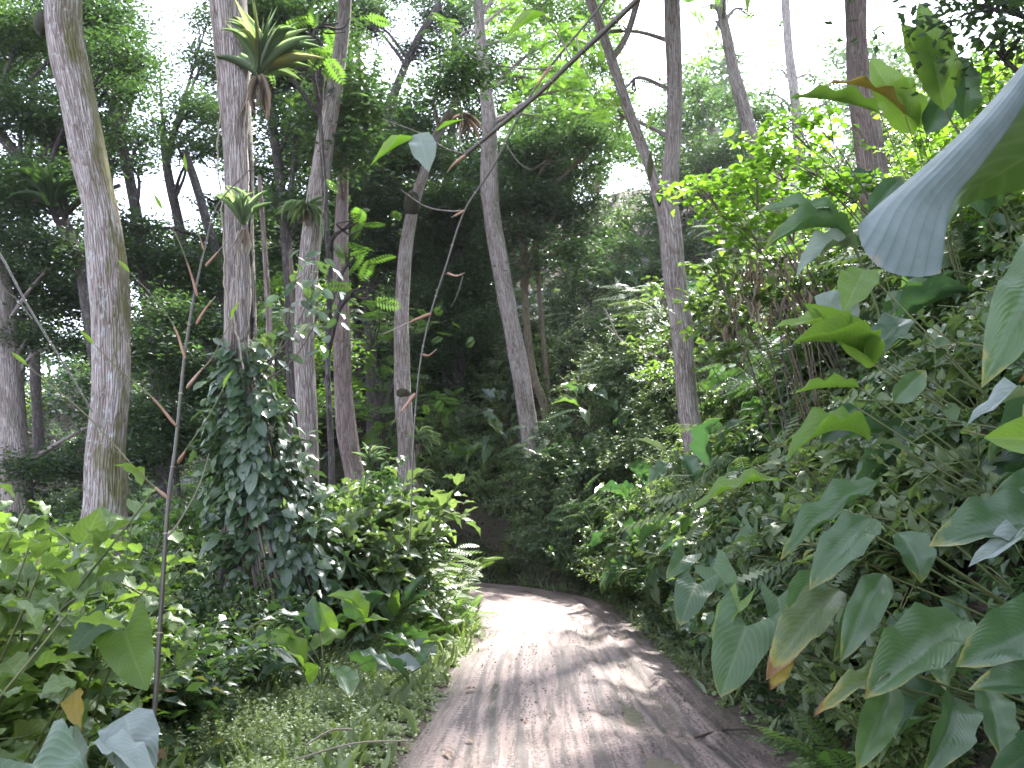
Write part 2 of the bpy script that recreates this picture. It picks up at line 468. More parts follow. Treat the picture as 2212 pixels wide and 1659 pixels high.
p_ovate = lambda v: 0.5 * (math.sin(PI * min(1, v) ** 0.72) ** 0.85 if 0 < v < 1 else 0)
p_lance = lambda v: 0.5 * (math.sin(PI * v ** 0.8) ** 1.25 if 0 < v < 1 else 0)
p_broad = lambda v: 0.5 * min(1, (v / .22) ** .6 if v > 0 else 0) * min(1, ((1 - v) / .38) ** .75 if v < 1 else 0)
p_oval = lambda v: 0.5 * (math.sin(PI * v) ** 0.6 if 0 < v < 1 else 0)
p_heart = lambda v: 0.5 * (1 - v) ** 0.7 * (0.94 + 0.5 * v) if v > 0.001 else 0.40
p_strap = lambda v: 0.5 * (1 - v ** 3) * (0.8 + 0.2 * math.sin(PI * v))

T_OV = [leaf_tpl(5, 2, p_ovate, d, .2, .12, ph=q) for d, q in ((.25, 0), (.7, 1), (1.2, 2))]
T_OV8 = [leaf_tpl(9, 4, p_ovate, d, .22, .16, ph=q, freq=2.5) for d, q in ((.3, 0), (.8, 1), (1.2, 2))]
T_LA = [leaf_tpl(5, 2, p_lance, d, .25, .05) for d in (.3, .9)]
T_BR = [leaf_tpl(12, 6, p_broad, d, f, .10, freq=3.1, ph=q, curl=c) for d, f, q, c in ((.35, .35, 0, .3), (.9, .3, 1, .5), (1.5, .45, 2, .2), (.7, .7, 3, .3), (1.9, .25, 4, .4))]
T_BR5 = [leaf_tpl(6, 2, p_broad, d, f, .08) for d, f in ((.4, .35), (1.0, .3), (1.6, .4))]
T_HT = [leaf_tpl(12, 8, p_heart, d, .25, .12, lobe=.33, freq=2.4, ph=q, curl=.4) for d, q in ((.5, 0), (.9, 1), (1.3, 2))]
T_VN = [leaf_tpl(5, 2, p_oval, d, .12, .06, ph=q) for d, q in ((.3, 0), (.8, 1))]
T_SM = [leaf_tpl(2, 2, p_ovate, .5, .25)]
T_Q = (np.array([(0, 0, 0), (.5, .42, .06), (0, 1, -.05), (-.5, .42, .05)]), np.array([(0, 1, 2, 3)]), np.array([(.5, 0), (1, .4), (.5, 1), (0, .4)]))
T_ST = [leaf_tpl(8, 2, p_strap, d, .35) for d in (.5, 1.3, 2.2)]


def frond_tpl(pairs, lw, ll, droop, fold=0.15, simple=True):
    """a pinnate frond: leaflets in pairs along a bent midrib"""
    base = leaf_tpl(8, 1, lambda v: .01, droop, 0)
    c = base[0].reshape(9, 2, 3).mean(1)
    V, Fc, UVs = [], [], []; n = 0
    for i in range(pairs):
        v = 0.12 + 0.86 * i / (pairs - 1)
        k = min(7, int(v * 8)); t = v * 8 - k
        p = c[k] * (1 - t) + c[k + 1] * t; tan = nrm(c[k + 1] - c[k])
        l = ll * (math.sin(PI * (0.12 + 0.86 * v)) ** 0.6 + 0.06)
        for sgn in (-1, 1):
            d = nrm(np.array([sgn, 0, 0]) * .9 + tan * .45 + np.array([0, 0, -fold * (1 + .4 * math.sin(7 * i))]))
            q = nrm(np.cross(d, [0, 0, 1])) * lw * l
            for b, s in ((0, 0), (.45, 1), (1, 0), (.45, -1)):
                V.append(p + d * l * b + q * s * .5); UVs.append((.5 + s * .5, b))
            Fc.append((n, n + 1, n + 2, n + 3)); n += 4
    for i in range(8):
        a, b = c[i], c[i + 1]; w = np.array([.006, 0, 0])
        V += [a - w, a + w, b + w, b - w]; UVs += [(.5, 0)] * 4; Fc.append((n, n + 1, n + 2, n + 3)); n += 4
    return np.array(V), np.array(Fc), np.array(UVs)


T_FR = [frond_tpl(16, .24, .20, d) for d in (.7, 1.2)]          # ferns
T_PN = [frond_tpl(9, .42, .26, d, .3) for d in (.4, .9)]        # compound tree leaves

# ================================================================== setting
def build_ground():
    def axis(lo, hi, a, b, fine, grow=1.16):
        mid = list(np.arange(a, b + 1e-6, fine)); s = fine; L = [mid[0]]
        while L[-1] > lo: s *= grow; L.append(L[-1] - s)
        s = fine; R = [mid[-1]]
        while R[-1] < hi: s *= grow; R.append(R[-1] + s)
        return np.array(L[:0:-1] + mid + R[1:])
    X = axis(-95, 95, -3.2, 5.0, .11); Y = axis(-22, 115, 2.0, 24.0, .13)
    gx, gy = np.meshgrid(X, Y)
    z = H(gx.ravel(), gy.ravel())
    nx, ny = len(X), len(Y)
    i = np.arange(ny - 1)[:, None] * nx; j = np.arange(nx - 1)[None]
    Fc = np.stack([i + j, i + j + 1, i + nx + j + 1, i + nx + j], -1).reshape(-1, 4)
    b = Builder(); b.add(np.stack([gx.ravel(), gy.ravel(), z], -1), Fc)
    m, nt = mat_new('forest_soil')
    oc = nd(nt, 'ShaderNodeTexCoord').outputs['Object']
    n1 = noise(nt, oc, 1.3, 4); n2 = noise(nt, oc, 26, 5, .65)
    col = ramp(nt, n2, [(.25, (.03, .022, .016)), (.5, (.075, .055, .04)), (.62, (.11, .08, .055)), (.8, (.20, .14, .10))])
    col = mixc(nt, nd(nt, 'ShaderNodeMapRange', {'Value': n1, 'From Min': .45, 'From Max': .62, 'To Max': .55}).outputs[0], col, (.05, .07, .025))
    bp = nd(nt, 'ShaderNodeBump', {'Height': n2, 'Strength': .9, 'Distance': .04}).outputs[0]
    pr = nd(nt, 'ShaderNodeBsdfPrincipled', {'Base Color': col, 'Roughness': .95, 'Normal': bp})
    nd(nt, 'ShaderNodeOutputMaterial', {'Surface': pr.outputs[0]})
    o = b.build('ground', m); tag(o, 'dark forest soil under the plants on both sides of the track', 'ground', kind='structure')


PUDDLES = []


def road_z(t, s):
    rut = 0
    for c, w, d in ((-.66, .15, .045), (-.42, .09, .03), (.46, .17, .055), (.72, .10, .04), (.05, .10, .022), (-.15, .05, .014), (.28, .06, .02)):
        cc = c + .10 * np.sin(s * .45 + c * 9) + .05 * np.sin(s * 1.3 + c * 4)
        dd = d * (.55 + .45 * vnoise(s * .5, c * 7 + 0 * s, seed=21))
        rut = rut - dd * np.exp(-((t - cc) / w) ** 2) + .5 * dd * np.exp(-((np.abs(t - cc) - w * 1.7) / (w * .5)) ** 2)
    fine = .010 * vnoise(t * 11, s * 1.1, seed=22) + .006 * vnoise(t * 18, s * 7, seed=23) + .006 * vnoise(t * 30, s * 26, seed=24)
    for ct, cs, wt, ws, dep in PUDDLES:
        fine = fine - dep * np.exp(-(((t - ct) / wt) ** 2 + ((s - cs) / ws) ** 2) ** 1.5)
    return .045 + rut + fine + .02 * vnoise(t * 1.2, s * .5, seed=25) - .03 * smooth(.85, 1.3, np.abs(t))


def build_road():
    ks = np.interp(np.concatenate([np.arange(8, 21, .035), np.arange(21, 44, .08), np.arange(44, 70, .4)]), RS, np.arange(len(RS)))
    ss = np.interp(ks, np.arange(len(RS)), RS)
    C = np.stack([np.interp(ks, np.arange(len(RS)), RC[:, i]) for i in (0, 1)], -1)
    Nn = nrm(np.stack([np.interp(ks, np.arange(len(RS)), RN[:, i]) for i in (0, 1)], -1))
    ts = np.arange(-1.62, 1.63, .032)
    T, S = np.meshgrid(ts, ss)
    hw = np.interp(ks, np.arange(len(RS)), RHW)[:, None] / 1.2
    P = C[:, None] + Nn[:, None] * (T * hw)[..., None]
    z = road_z(T, S) - .22 * smooth(1.22, 1.6, np.abs(T))
    V = np.concatenate([P, z[..., None]], -1).reshape(-1, 3)
    ny, nx = T.shape
    i = np.arange(ny - 1)[:, None] * nx; j = np.arange(nx - 1)[None]
    Fc = np.stack([i + j, i + j + 1, i + nx + j + 1, i + nx + j], -1).reshape(-1, 4)
    b = Builder(); b.add(V, Fc, None, None, np.stack([T.ravel(), S.ravel(), z.ravel()], -1))
    m, nt = mat_new('muddy_track')
    bk = nd(nt, 'ShaderNodeAttribute', attribute_name='bark').outputs['Vector']
    sp = nd(nt, 'ShaderNodeSeparateXYZ', {0: bk})
    flat = nd(nt, 'ShaderNodeCombineXYZ', {0: sp.outputs[0], 1: sp.outputs[1]}).outputs[0]
    big = noise(nt, flat, 1.6, 4, .6)
    streak = noise(nt, scalev(nt, flat, (10, .38, 1)), 1.0, 6, .74, .9)
    crumb = noise(nt, flat, 34, 5, .7)
    fine = noise(nt, flat, 120, 3, .6)
    base = ramp(nt, big, [(.3, (.25, .178, .155)), (.55, (.315, .232, .206)), (.75, (.375, .288, .262))])
    base = mixc(nt, .55, base, ramp(nt, fine, [(.3, (.75, .73, .72)), (.7, (1.2, 1.2, 1.2))]), 'MULTIPLY')
    near = nd(nt, 'ShaderNodeMapRange', {'Value': sp.outputs[1], 'From Min': 32.0, 'From Max': 24.5, 'To Min': .25, 'To Max': 1.0}).outputs[0]
    sf = nd(nt, 'ShaderNodeMapRange', {'Value': mth(nt, 'ADD', streak, mth(nt, 'MULTIPLY', crumb, .75)), 'From Min': .83, 'From Max': .93}).outputs[0]
    cf = nd(nt, 'ShaderNodeMapRange', {'Value': crumb, 'From Min': .60, 'From Max': .66}).outputs[0]
    low = nd(nt, 'ShaderNodeMapRange', {'Value': sp.outputs[2], 'From Min': .025, 'From Max': -.01}).outputs[0]
    dk = mth(nt, 'MULTIPLY', mth(nt, 'MAXIMUM', mth(nt, 'MULTIPLY', sf, .85), mth(nt, 'MULTIPLY', cf, .7)), near)
    wob = mth(nt, 'MULTIPLY', mth(nt, 'SINE', mth(nt, 'MULTIPLY', sp.outputs[1], .55)), .09)
    tt = mth(nt, 'ADD', sp.outputs[0], wob); rut = None
    for c_, w_, a_ in ((-.80, .030, .7), (-.66, .045, .9), (-.47, .03, .7), (-.30, .02, .5), (.02, .035, .6), (.24, .025, .6), (.40, .05, .9), (.55, .03, .8), (.74, .04, .8), (.95, .03, .5)):
        g_ = mth(nt, 'MULTIPLY', nd(nt, 'ShaderNodeMapRange', {'Value': mth(nt, 'ABSOLUTE', mth(nt, 'SUBTRACT', tt, c_)), 'From Min': w_ * 1.25, 'From Max': w_ * .35, 'To Max': min(1.0, a_ * 1.25)}).outputs[0], 1.0)
        rut = g_ if rut is None else mth(nt, 'MAXIMUM', rut, g_)
    brk = nd(nt, 'ShaderNodeMapRange', {'Value': mth(nt, 'ADD', noise(nt, scalev(nt, flat, (6, 1.1, 1)), 1.0, 4, .65), mth(nt, 'MULTIPLY', crumb, .45)), 'From Min': .56, 'From Max': .68}).outputs[0]
    dk = mth(nt, 'MAXIMUM', dk, mth(nt, 'MULTIPLY', mth(nt, 'MULTIPLY', rut, brk), near))
    col = mixc(nt, dk, base, (.055, .043, .037))
    col = mixc(nt, mth(nt, 'MULTIPLY', low, .45), col, (.20, .155, .13))
    edge = nd(nt, 'ShaderNodeMapRange', {'Value': mth(nt, 'ADD', mth(nt, 'ABSOLUTE', sp.outputs[0]), mth(nt, 'MULTIPLY', big, .5)), 'From Min': 1.18, 'From Max': 1.42}).outputs[0]
    col = mixc(nt, mth(nt, 'MULTIPLY', edge, .8), col, mixc(nt, crumb, (.03, .024, .02), (.17, .13, .10)))
    wet = noise(nt, scalev(nt, flat, (5, .8, 1)), 1.0, 3)
    rg = nd(nt, 'ShaderNodeMapRange', {'Value': mth(nt, 'ADD', wet, mth(nt, 'MULTIPLY', low, .2)), 'From Min': .48, 'From Max': .66, 'To Min': .62, 'To Max': .26}).outputs[0]
    lug = mth(nt, 'SINE', mth(nt, 'MULTIPLY', sp.outputs[1], 70.0))
    lm = nd(nt, 'ShaderNodeMapRange', {'Value': mth(nt, 'ABSOLUTE', mth(nt, 'ADD', sp.outputs[0], .93)), 'From Min': .055, 'From Max': .035}).outputs[0]
    hgt = mth(nt, 'ADD', mth(nt, 'ADD', mth(nt, 'MULTIPLY', crumb, .8), mth(nt, 'MULTIPLY', streak, .8)), mth(nt, 'MULTIPLY', mth(nt, 'MULTIPLY', lug, lm), .35))
    bp = nd(nt, 'ShaderNodeBump', {'Height': hgt, 'Strength': .75, 'Distance': .03}).outputs[0]
    pr = nd(nt, 'ShaderNodeBsdfPrincipled', {'Base Color': col, 'Roughness': rg, 'Specular IOR Level': .5, 'Normal': bp})
    nd(nt, 'ShaderNodeOutputMaterial', {'Surface': pr.outputs[0]})
    o = b.build('dirt_road', m); tag(o, 'muddy tan dirt track with tyre ruts curving out of sight', 'dirt road', kind='structure')


PUDDLE_PX = ((1345, 1552, .17, .60, .045, 'shallow yellowish puddle lying in the right wheel rut'), (1400, 1668, .22, .34, .05, 'pale muddy puddle at the near end of the track'))
PUD = []
for _p in PUDDLE_PX:
    r_ = ray(_p[0], _p[1]); g_ = np.array([0, 0, CAMZ]) + r_ * ((CAMZ - .02) / -r_[2]); t_, k_ = road_frame([g_[0]], [g_[1]])
    PUD.append((g_, t_[0], RS[k_[0]]))


def build_puddles():
    m, nt = mat_new('muddy_water')
    oc = nd(nt, 'ShaderNodeTexCoord').outputs['Object']
    col = ramp(nt, noise(nt, oc, 7, 3), [(.35, (.165, .128, .115)), (.6, (.195, .155, .132)), (.8, (.225, .18, .14))])
    bp = nd(nt, 'ShaderNodeBump', {'Height': noise(nt, oc, 30, 2), 'Strength': .08, 'Distance': .01}).outputs[0]
    pr = nd(nt, 'ShaderNodeBsdfPrincipled', {'Base Color': col, 'Roughness': .1, 'Specular IOR Level': .5, 'Normal': bp})
    nd(nt, 'ShaderNodeOutputMaterial', {'Surface': pr.outputs[0]})
    for (g, t, s), (px, py, rx, ry, dep, lab) in zip(PUD, PUDDLE_PX):
        q = np.linspace(0, 2 * PI, 48, endpoint=False)
        pt = t + rx * 1.25 * np.cos(q); ps = s + ry * 1.25 * np.sin(q)
        zz = float(np.percentile(road_z(pt, ps), 20)) - .012
        ring = np.stack([g[0] + rx * 1.3 * np.cos(q), g[1] + ry * 1.3 * np.sin(q), np.full(48, zz)], -1)
        ins = ring * .5 + np.array([g[0], g[1], zz]) * .5
        V = np.vstack([ring, ins]); j = np.arange(48); j2 = (j + 1) % 48
        Fc = list(np.stack([j, j2, 48 + j2, 48 + j], -1))
        for a in range(1, 24):
            Fc.append([48 + a - 1, 48 + a, 48 + 47 - a, 48 + (48 - a) % 48] if a > 1 else [48, 49, 48 + 46, 48 + 47])
        b = Builder(); b.add(V, np.array(Fc))
        tag(b.build('puddle', m), lab, 'puddle', kind='structure')


for (g_, t_, s_), _p in zip(PUD, PUDDLE_PX):
    PUDDLES.append((t_, s_, _p[2], _p[3], _p[4]))

# ================================================================== foliage helpers
def rand_dir(n, zlo=-.5, zhi=.4):
    a = U(0, 2 * PI, n)
    return nrm(np.stack([np.cos(a), np.sin(a), U(zlo, zhi, n)], -1))


def clumps(b, blobs, tpls, L=(.09, .16), Wf=.5, lai=3.0, per=18, spread=.30, flat=.6, area=.6, zdir=(-.6, .25), tilt=.5):
    """leaves in small twiggy sprays filling soft ellipsoids (centre, radius)"""
    for c, r in blobs:
        lm = (L[0] + L[1]) / 2
        n = int(lai * PI * r * r / (area * lm * lm * Wf)); k = max(2, n // per)
        d = rand_dir(k, -1, 1) * (U(0, 1, k) ** .42)[:, None] * r
        d = d * (1 + .35 * vnoise(d[:, 0] * 1.3 / r, d[:, 1] * 1.3 / r, d[:, 2] * 1.3 / r + c[0], 31))[:, None]
        cc = np.asarray(c) + d * np.array([1, 1, .75])
        tone = np.clip(.5 + .35 * vnoise(cc[:, 0] * .9, cc[:, 1] * .9, cc[:, 2] * .9, 33) + U(-.15, .15, k), 0, 1)
        m = k * per; ci = np.repeat(np.arange(k), per)
        P = cc[ci] + rng.normal(0, spread, (m, 3)) * np.array([1, 1, .4]) * (U(.6, 1.3, k))[ci][:, None]
        D = rand_dir(m, *zdir); N = nrm(np.array([0, 0, 1.0]) + rng.normal(0, tilt, (m, 3)))
        R = np.clip(tone[ci] + U(-.25, .25, m), 0, 1); Ls = U(L[0], L[1], m); w = U(.85, 1.15, m) * Wf
        q = rng.integers(0, len(tpls), m)
        for ti, t in enumerate(tpls):
            s = q == ti
            b.leaves(t, P[s], D[s], N[s], Ls[s], w[s], R[s])


def px_blobs(L, d):
    out = []
    for e in L:
        dd = e[3] if len(e) > 3 else d
        dd = dd + U(-.06, .06) * dd * 1.2
        out.append((at(e[0], e[1], dd), e[2] / F * dd))
    return out


def trunk_path(pts, d, to_ground=True):
    """pixel points listed from the base up, with widths in pixels"""
    P = np.array([at(p[0], p[1], p[3] if len(p) > 3 else d) for p in pts])
    R = np.array([p[2] / 2 / F * (p[3] if len(p) > 3 else d) for p in pts])
    if to_ground:
        g = P[0].copy(); dirn = nrm(P[0] - P[1])
        hz = h1(g[0], g[1])
        if g[2] > hz + .1:
            L = (g[2] - hz + .25) / max(.5, -dirn[2])
            g = g + dirn * L * np.array([.6, .6, 1]); g[2] = hz - .25
            P = np.vstack([g, P]); R = np.concatenate([[R[0] * 1.25], R])
        else:
            P[0][2] = hz - .25
    return P, R


def smooth_tube(b, P, R, sides=24, step=6, **kw):
    Q = catmull(P, step); rr = np.interp(np.linspace(0, len(R) - 1, len(Q)), np.arange(len(R)), R)
    b.tube(Q, rr, sides, **kw)
    return Q


def tree(name, label, pts, d, bark, crown=None, leafmat='canopy', limbs=(), scar=None, group=None, rough=.09, sides=24, leaf=None, branches=True,
         high=None, cat='tree', lump=None):
    P, R = trunk_path(pts, d)
    root = thing(name, label, cat, P[0], group)
    b = Builder()
    Q = smooth_tube(b, P, R, sides, 10, rough=rough, seed=int(pts[0][0]) % 97 + 3, scar=scar)
    for lb in limbs:
        lp = np.array([at(p[0], p[1], p[3] if len(p) > 3 else d) for p in lb]); lr = np.array([p[2] / 2 / F * d for p in lb])
        smooth_tube(b, lp, lr, 14, 8, rough=rough, seed=int(lb[0][0]) % 89 + 3)
    if lump:
        for px, py, w, h in lump:
            lb = Builder()
            c = at(px, py, d - .05); n = 9
            zz = np.linspace(-1, 1, n); r = np.sqrt(np.clip(1 - zz ** 2, .02, 1)) * w / 2 / F * d
            lb.tube(np.stack([c[0] + 0 * zz, c[1] + 0 * zz, c[2] + zz * h / 2 / F * d], -1), r, 12, rough=.35, seed=px % 50, r=U(0, 1))
            lb.build('moss_lump', M['root'], root, P[0])
    blobs = px_blobs(crown, d) if crown else []
    if high:
        blobs += [(np.array(c), r) for c, r in high]
    if blobs:
        c = Builder(); kw = dict(L=(.085, .145), Wf=.46, lai=5.5 if leafmat == 'canopy' else 3.3)
        kw.update(leaf or {})
        clumps(c, blobs, kw.pop('tpls', [T_Q]), **kw)
        c.build('crown', M[leafmat], root, P[0], sm=False)
        if branches:
            t = b
            for cc, r in blobs:
                k = int(len(Q) * U(.5, .95)); s = Q[k]; mid = (s + cc) / 2 + np.array([U(-.3, .3), U(-.3, .3), U(-.1, .5)])
                cand = np.argmin(np.linalg.norm(Q - cc, axis=1) + 6 * (np.arange(len(Q)) < len(Q) * .3))
                if np.linalg.norm(Q[cand] - cc) < np.linalg.norm(s - cc): s = Q[max(0, cand - 6)]; mid = (s + cc) / 2 + np.array([U(-.2, .2), U(-.2, .2), .2])
                sp = catmull([s, mid, cc], 6); t.tube(sp, np.linspace(.055, .018, len(sp)) * (d / 20) ** .5, 6, r=.3)
                for _ in range(3):
                    e = cc + rand_dir(1)[0] * r * U(.5, .9); a = sp[-5]
                    t.tube(catmull([a, (a + e) / 2 + U(-.15, .15, 3), e], 4), np.linspace(.022, .008, 9), 4, r=.3, cap=False)
    b.build('trunk', M[bark], root, P[0])
    return root


# ================================================================== plant prototypes (at the origin)
def mk_broad(S=1.0, n=9, mat='broad', up=.6, L=(.42, .72), Wf=.42, name='broad_leaf_plant'):
    root = thing(name, None, 'plant'); f, s = Builder(), Builder()
    for i in range(n):
        a = i * 2.4 + U(-.3, .3); el = U(.15, 1.0)
        o = np.array([math.cos(a), math.sin(a), 0]); h = S * up * (1.25 - .6 * el) * U(.8, 1.2)
        base = o * S * (.10 + .38 * el) + np.array([0, 0, h])
        s.tube(catmull([(0, 0, -.12), o * S * .08 * el + np.array([0, 0, h * .55]), base], 5), np.linspace(.011, .006, 11) * S, 5, r=U(.2, .7), cap=False)
        D = o * (.35 + .65 * el) + np.array([0, 0, U(.35, .75) * (1 - el) - U(.1, .8) * el]); l = U(*L) * S
        t = T_BR[rng.integers(0, len(T_BR))]
        f.leaves(t, base, D, np.array([0, 0, 1.0]) + o * .35 + U(-.35, .35, 3), l, Wf * U(.85, 1.15), U(0, 1))
    f.build('foliage', M[mat], root); s.build('leaf_stalks', M['stem'], root)
    return root


def mk_ear(S=1.0, n=7, mat='ear'):
    root = thing('elephant_ear_plant', None, 'plant'); f, s = Builder(), Builder()
    for i in range(n):
        a = i * 2.4 + U(-.3, .3); o = np.array([math.cos(a), math.sin(a), 0]); h = S * U(.45, .95)
        base = o * S * U(.2, .45) + np.array([0, 0, h])
        s.tube(catmull([(0, 0, -.12), o * .05 + np.array([0, 0, h * .6]), base], 5), np.linspace(.014, .007, 11) * S, 5, r=U(.2, .7), cap=False)
        f.leaves(T_HT[rng.integers(0, 3)], base, o * .55 + np.array([0, 0, -.85]) + U(-.2, .2, 3), o * .8 + np.array([0, 0, .6]) + U(-.2, .2, 3), U(.34, .52) * S, U(.8, .95), U(0, 1))
    f.build('foliage', M[mat], root); s.build('leaf_stalks', M['stem'], root)
    return root


def mk_shrub(name, mat, h=1.3, rad=.8, nst=9, per=22, L=(.11, .19), Wf=.62, tpls=None, stemmat='stem', twigs=2, lean=.9, droop=(-.45, .25), tilt=.3, petiole=.05):
    root = thing(name, None, 'shrub'); f, s = Builder(), Builder(); tpls = tpls or T_OV
    for i in range(nst):
        a = i * 2.4 + U(-.4, .4); o = np.array([math.cos(a), math.sin(a), 0]); el = math.sqrt((i + .5) / nst)
        hh = h * U(.75, 1.1) * (1 - .35 * el); tip = o * rad * el * lean * U(.8, 1.2) + np.array([0, 0, hh])
        path = catmull([(0, 0, -.1), o * rad * el * .25 + np.array([0, 0, hh * .5]), tip], 8)
        s.tube(path, np.linspace(.011, .004, len(path)), 5, r=U(.2, .8), cap=False)
        paths = [(path, per)]
        for _ in range(twigs):
            k = rng.integers(6, len(path) - 3); e = path[k] + rand_dir(1, .0, .6)[0] * U(.25, .5) * rad
            tw = catmull([path[k], (path[k] + e) / 2 + np.array([0, 0, .04]), e], 5); paths.append((tw, per // 2))
            s.tube(tw, np.linspace(.006, .003, len(tw)), 4, r=U(.2, .8), cap=False)
        for pth, m in paths:
            u = np.linspace(.28 if pth is path else .15, 1, m) + U(-.02, .02, m); u = np.clip(u, 0, 1) * (len(pth) - 1)
            k = np.minimum(u.astype(int), len(pth) - 2); P = pth[k] + (pth[k + 1] - pth[k]) * (u - k)[:, None]
            T = nrm(pth[k + 1] - pth[k]); sd = nrm(np.cross(T, rand_dir(m, -.2, 1.)))
            D = nrm(sd * np.array([1, 1, .25]) + T * .35 + np.stack([0 * u, 0 * u, U(droop[0], droop[1], m)], -1))
            N = np.array([0, 0, 1.0]) + rng.normal(0, tilt, (m, 3)); Ls = U(*L, m) * (1 - .35 * (u / (len(pth) - 1)) ** 4); q = rng.integers(0, len(tpls), m)
            R = np.clip(U(.1, .9, m) + .1, 0, 1)
            for ti, t in enumerate(tpls):
                z = q == ti; f.leaves(t, P[z] + D[z] * petiole * .5, D[z], N[z], Ls[z], Wf * U(.85, 1.15, z.sum()), R[z])
    f.build('foliage', M[mat], root); s.build('stems', M[stemmat], root)
    return root


def mk_fern(S=1.0, n=11, mat='fern', tpl=None, name='fern', cat='fern', wf=1.0):
    root = thing(name, None, cat); f = Builder()
    for i in range(n):
        a = i * 2.4 + U(-.3, .3); o = np.array([math.cos(a), math.sin(a), 0])
        f.leaves((tpl or T_FR)[i % 2], o * .03 + np.array([0, 0, U(0, .1)]), o + np.array([0, 0, U(.15, 1.1)]), np.array([0, 0, 1.0]) - o * .2 + U(-.2, .2, 3), U(.6, 1.0) * S, wf, U(0, 1))
    f.build('fronds', M[mat], root)
    return root


def mk_pinnate(h=1.6, nst=5, mat='shrub_dark', L=(.4, .65), name='compound_leaf_shrub', per=9):
    root = thing(name, None, 'shrub'); f, s = Builder(), Builder()
    for i in range(nst):
        a = i * 2.4; o = np.array([math.cos(a), math.sin(a), 0]); hh = h * U(.7, 1.1)
        path = catmull([(0, 0, -.1), o * .12 + np.array([0, 0, hh * .5]), o * .4 * U(.5, 1.4) + np.array([0, 0, hh])], 8)
        s.tube(path, np.linspace(.014, .005, len(path)), 5, r=U(.2, .8), cap=False)
        for k in np.linspace(5, len(path) - 1, per).astype(int):
            D = rand_dir(1, -.15, .4)[0]
            f.leaves(T_PN[rng.integers(0, 2)], path[k], D, np.array([0, 0, 1.0]) + U(-.25, .25, 3), U(*L), 1.0, U(0, 1))
    f.build('foliage', M[mat], root, sm=False); s.build('stems', M['stem'], root)
    return root


# ================================================================== scattering copies
PLACED = []


def scatter(protos, pts, label, group, sc=(.8, 1.25), tilt=.0, used=None):
    """pts: ground points; the first use of a prototype moves it, later ones copy it"""
    for p in pts:
        i = rng.integers(0, len(protos)); pr = protos[i]
        lab = label(p) if callable(label) else label
        g = group(p) if callable(group) else group
        rot = (U(-.12, .12), U(-.12, .12) - tilt, U(0, 6.28)); s = U(*sc)
        # lean with the slope: tilt about the axis across the fall line
        e = .4
        gx = (h1(p[0] + e, p[1]) - h1(p[0] - e, p[1])) / (2 * e); gy = (h1(p[0], p[1] + e) - h1(p[0], p[1] - e)) / (2 * e)
        nrmv = Vector((-gx * .45, -gy * .45, 1)).normalized()
        q = nrmv.to_track_quat('Z', 'Y') @ Matrix.Rotation(rot[2], 4, 'Z').to_quaternion() @ Matrix.Rotation(rot[0], 4, 'X').to_quaternion()
        if not pr.get('_u'):
            pr['_u'] = 1; pr.location = p; pr.rotation_euler = q.to_euler(); pr.scale = (s, s, s); tag(pr, lab, None, g)
        else:
            r = dup(pr, p, q.to_euler(), s, lab, g)


def spaced(gen, n, dmin, tries=40):
    out = []
    for _ in range(n * tries):
        p = gen()
        if all((p[0] - q[0]) ** 2 + (p[1] - q[1]) ** 2 > dmin * dmin for q in out):
            out.append(p)
            if len(out) == n: break
    return out


def k_of_s(s):
    return int(np.clip(np.searchsorted(RS, s), 0, len(RS) - 1))


S0 = float(np.interp(0, RC[:40, 1], RS[:40]))        # path length at y = 0


def to_px(p):
    v = np.asarray(p, float) - np.array([0, 0, CAMZ]); c, s = math.cos(PITCH), math.sin(PITCH)
    y = v[1] * c + v[2] * s; z = -v[1] * s + v[2] * c
    return CX + F * v[0] / max(y, .01), CY - F * z / max(y, .01)

build_ground(); build_road(); build_puddles()

# ================================================================== trees with their trunks in view
tree('mossy_tree', 'stout grey tree with mossy ridged bark and pale lichen, nearest on the left bank', [
    (214, 1200, 96), (226, 1090, 90), (226, 1000, 86), (233, 930, 80), (240, 850, 77), (241, 740, 77), (238, 640, 80), (226, 520, 82), (210, 420, 76), (186, 300, 76), (168, 210, 74),
    (148, 120, 80), (138, 60, 80), (136, 0, 82), (120, -150, 74), (90, -420, 60)], 9.5, 'bark_mossy', rough=.10, sides=32,
    high=[((-6.6, 11, 11.5), 2.0), ((-4.2, 9.5, 12.0), 1.6)], lump=[(92, 50, 34, 60), (172, 285, 26, 22), (222, 420, 30, 26)])
tree('vine_clad_tree', 'tall grey tree with bromeliads on its trunk and climbing vine round its base', [
    (522, 1180, 84), (520, 900, 74), (519, 760, 70), (519, 620, 68), (516, 480, 64), (514, 360, 66), (510, 240, 72), (502, 120, 78), (492, 0, 84), (480, -160, 78), (468, -420, 64)],
    9.2, 'bark', rough=.09, sides=32, scar=(4.4, .42, 3.0, 6.0), high=[((-3.2, 10, 12.5), 1.7), ((-1.0, 9.0, 13), 1.5)], lump=[(512, 640, 26, 44)])
tree('curved_tree', 'slim smooth grey tree curving to the right towards its top, behind the bromeliad tree', [
    (668, 1100, 42), (664, 900, 44), (658, 780, 45), (658, 660, 46), (668, 560, 46), (682, 450, 44), (696, 350, 42), (712, 250, 36), (728, 160, 34), (741, 60, 31), (746, -40, 30), (750, -250, 26)],
    13, 'bark', rough=.07, high=[((-2.6, 14, 14.5), 1.8)])
tree('ridged_tree', 'straight reddish grey tree with deep ridged bark standing behind the big-leaved shrub by the verge', [
    (796, 1268, 46), (786, 1160, 46), (768, 1040, 44), (748, 920, 42), (741, 820, 38), (738, 700, 37), (737, 580, 34), (738, 480, 30), (740, 400, 26), (744, 250, 22)],
    14.5, 'bark_red', crown=[(735, 330, 70), (770, 240, 80), (700, 260, 60), (745, 180, 70)], rough=.08)
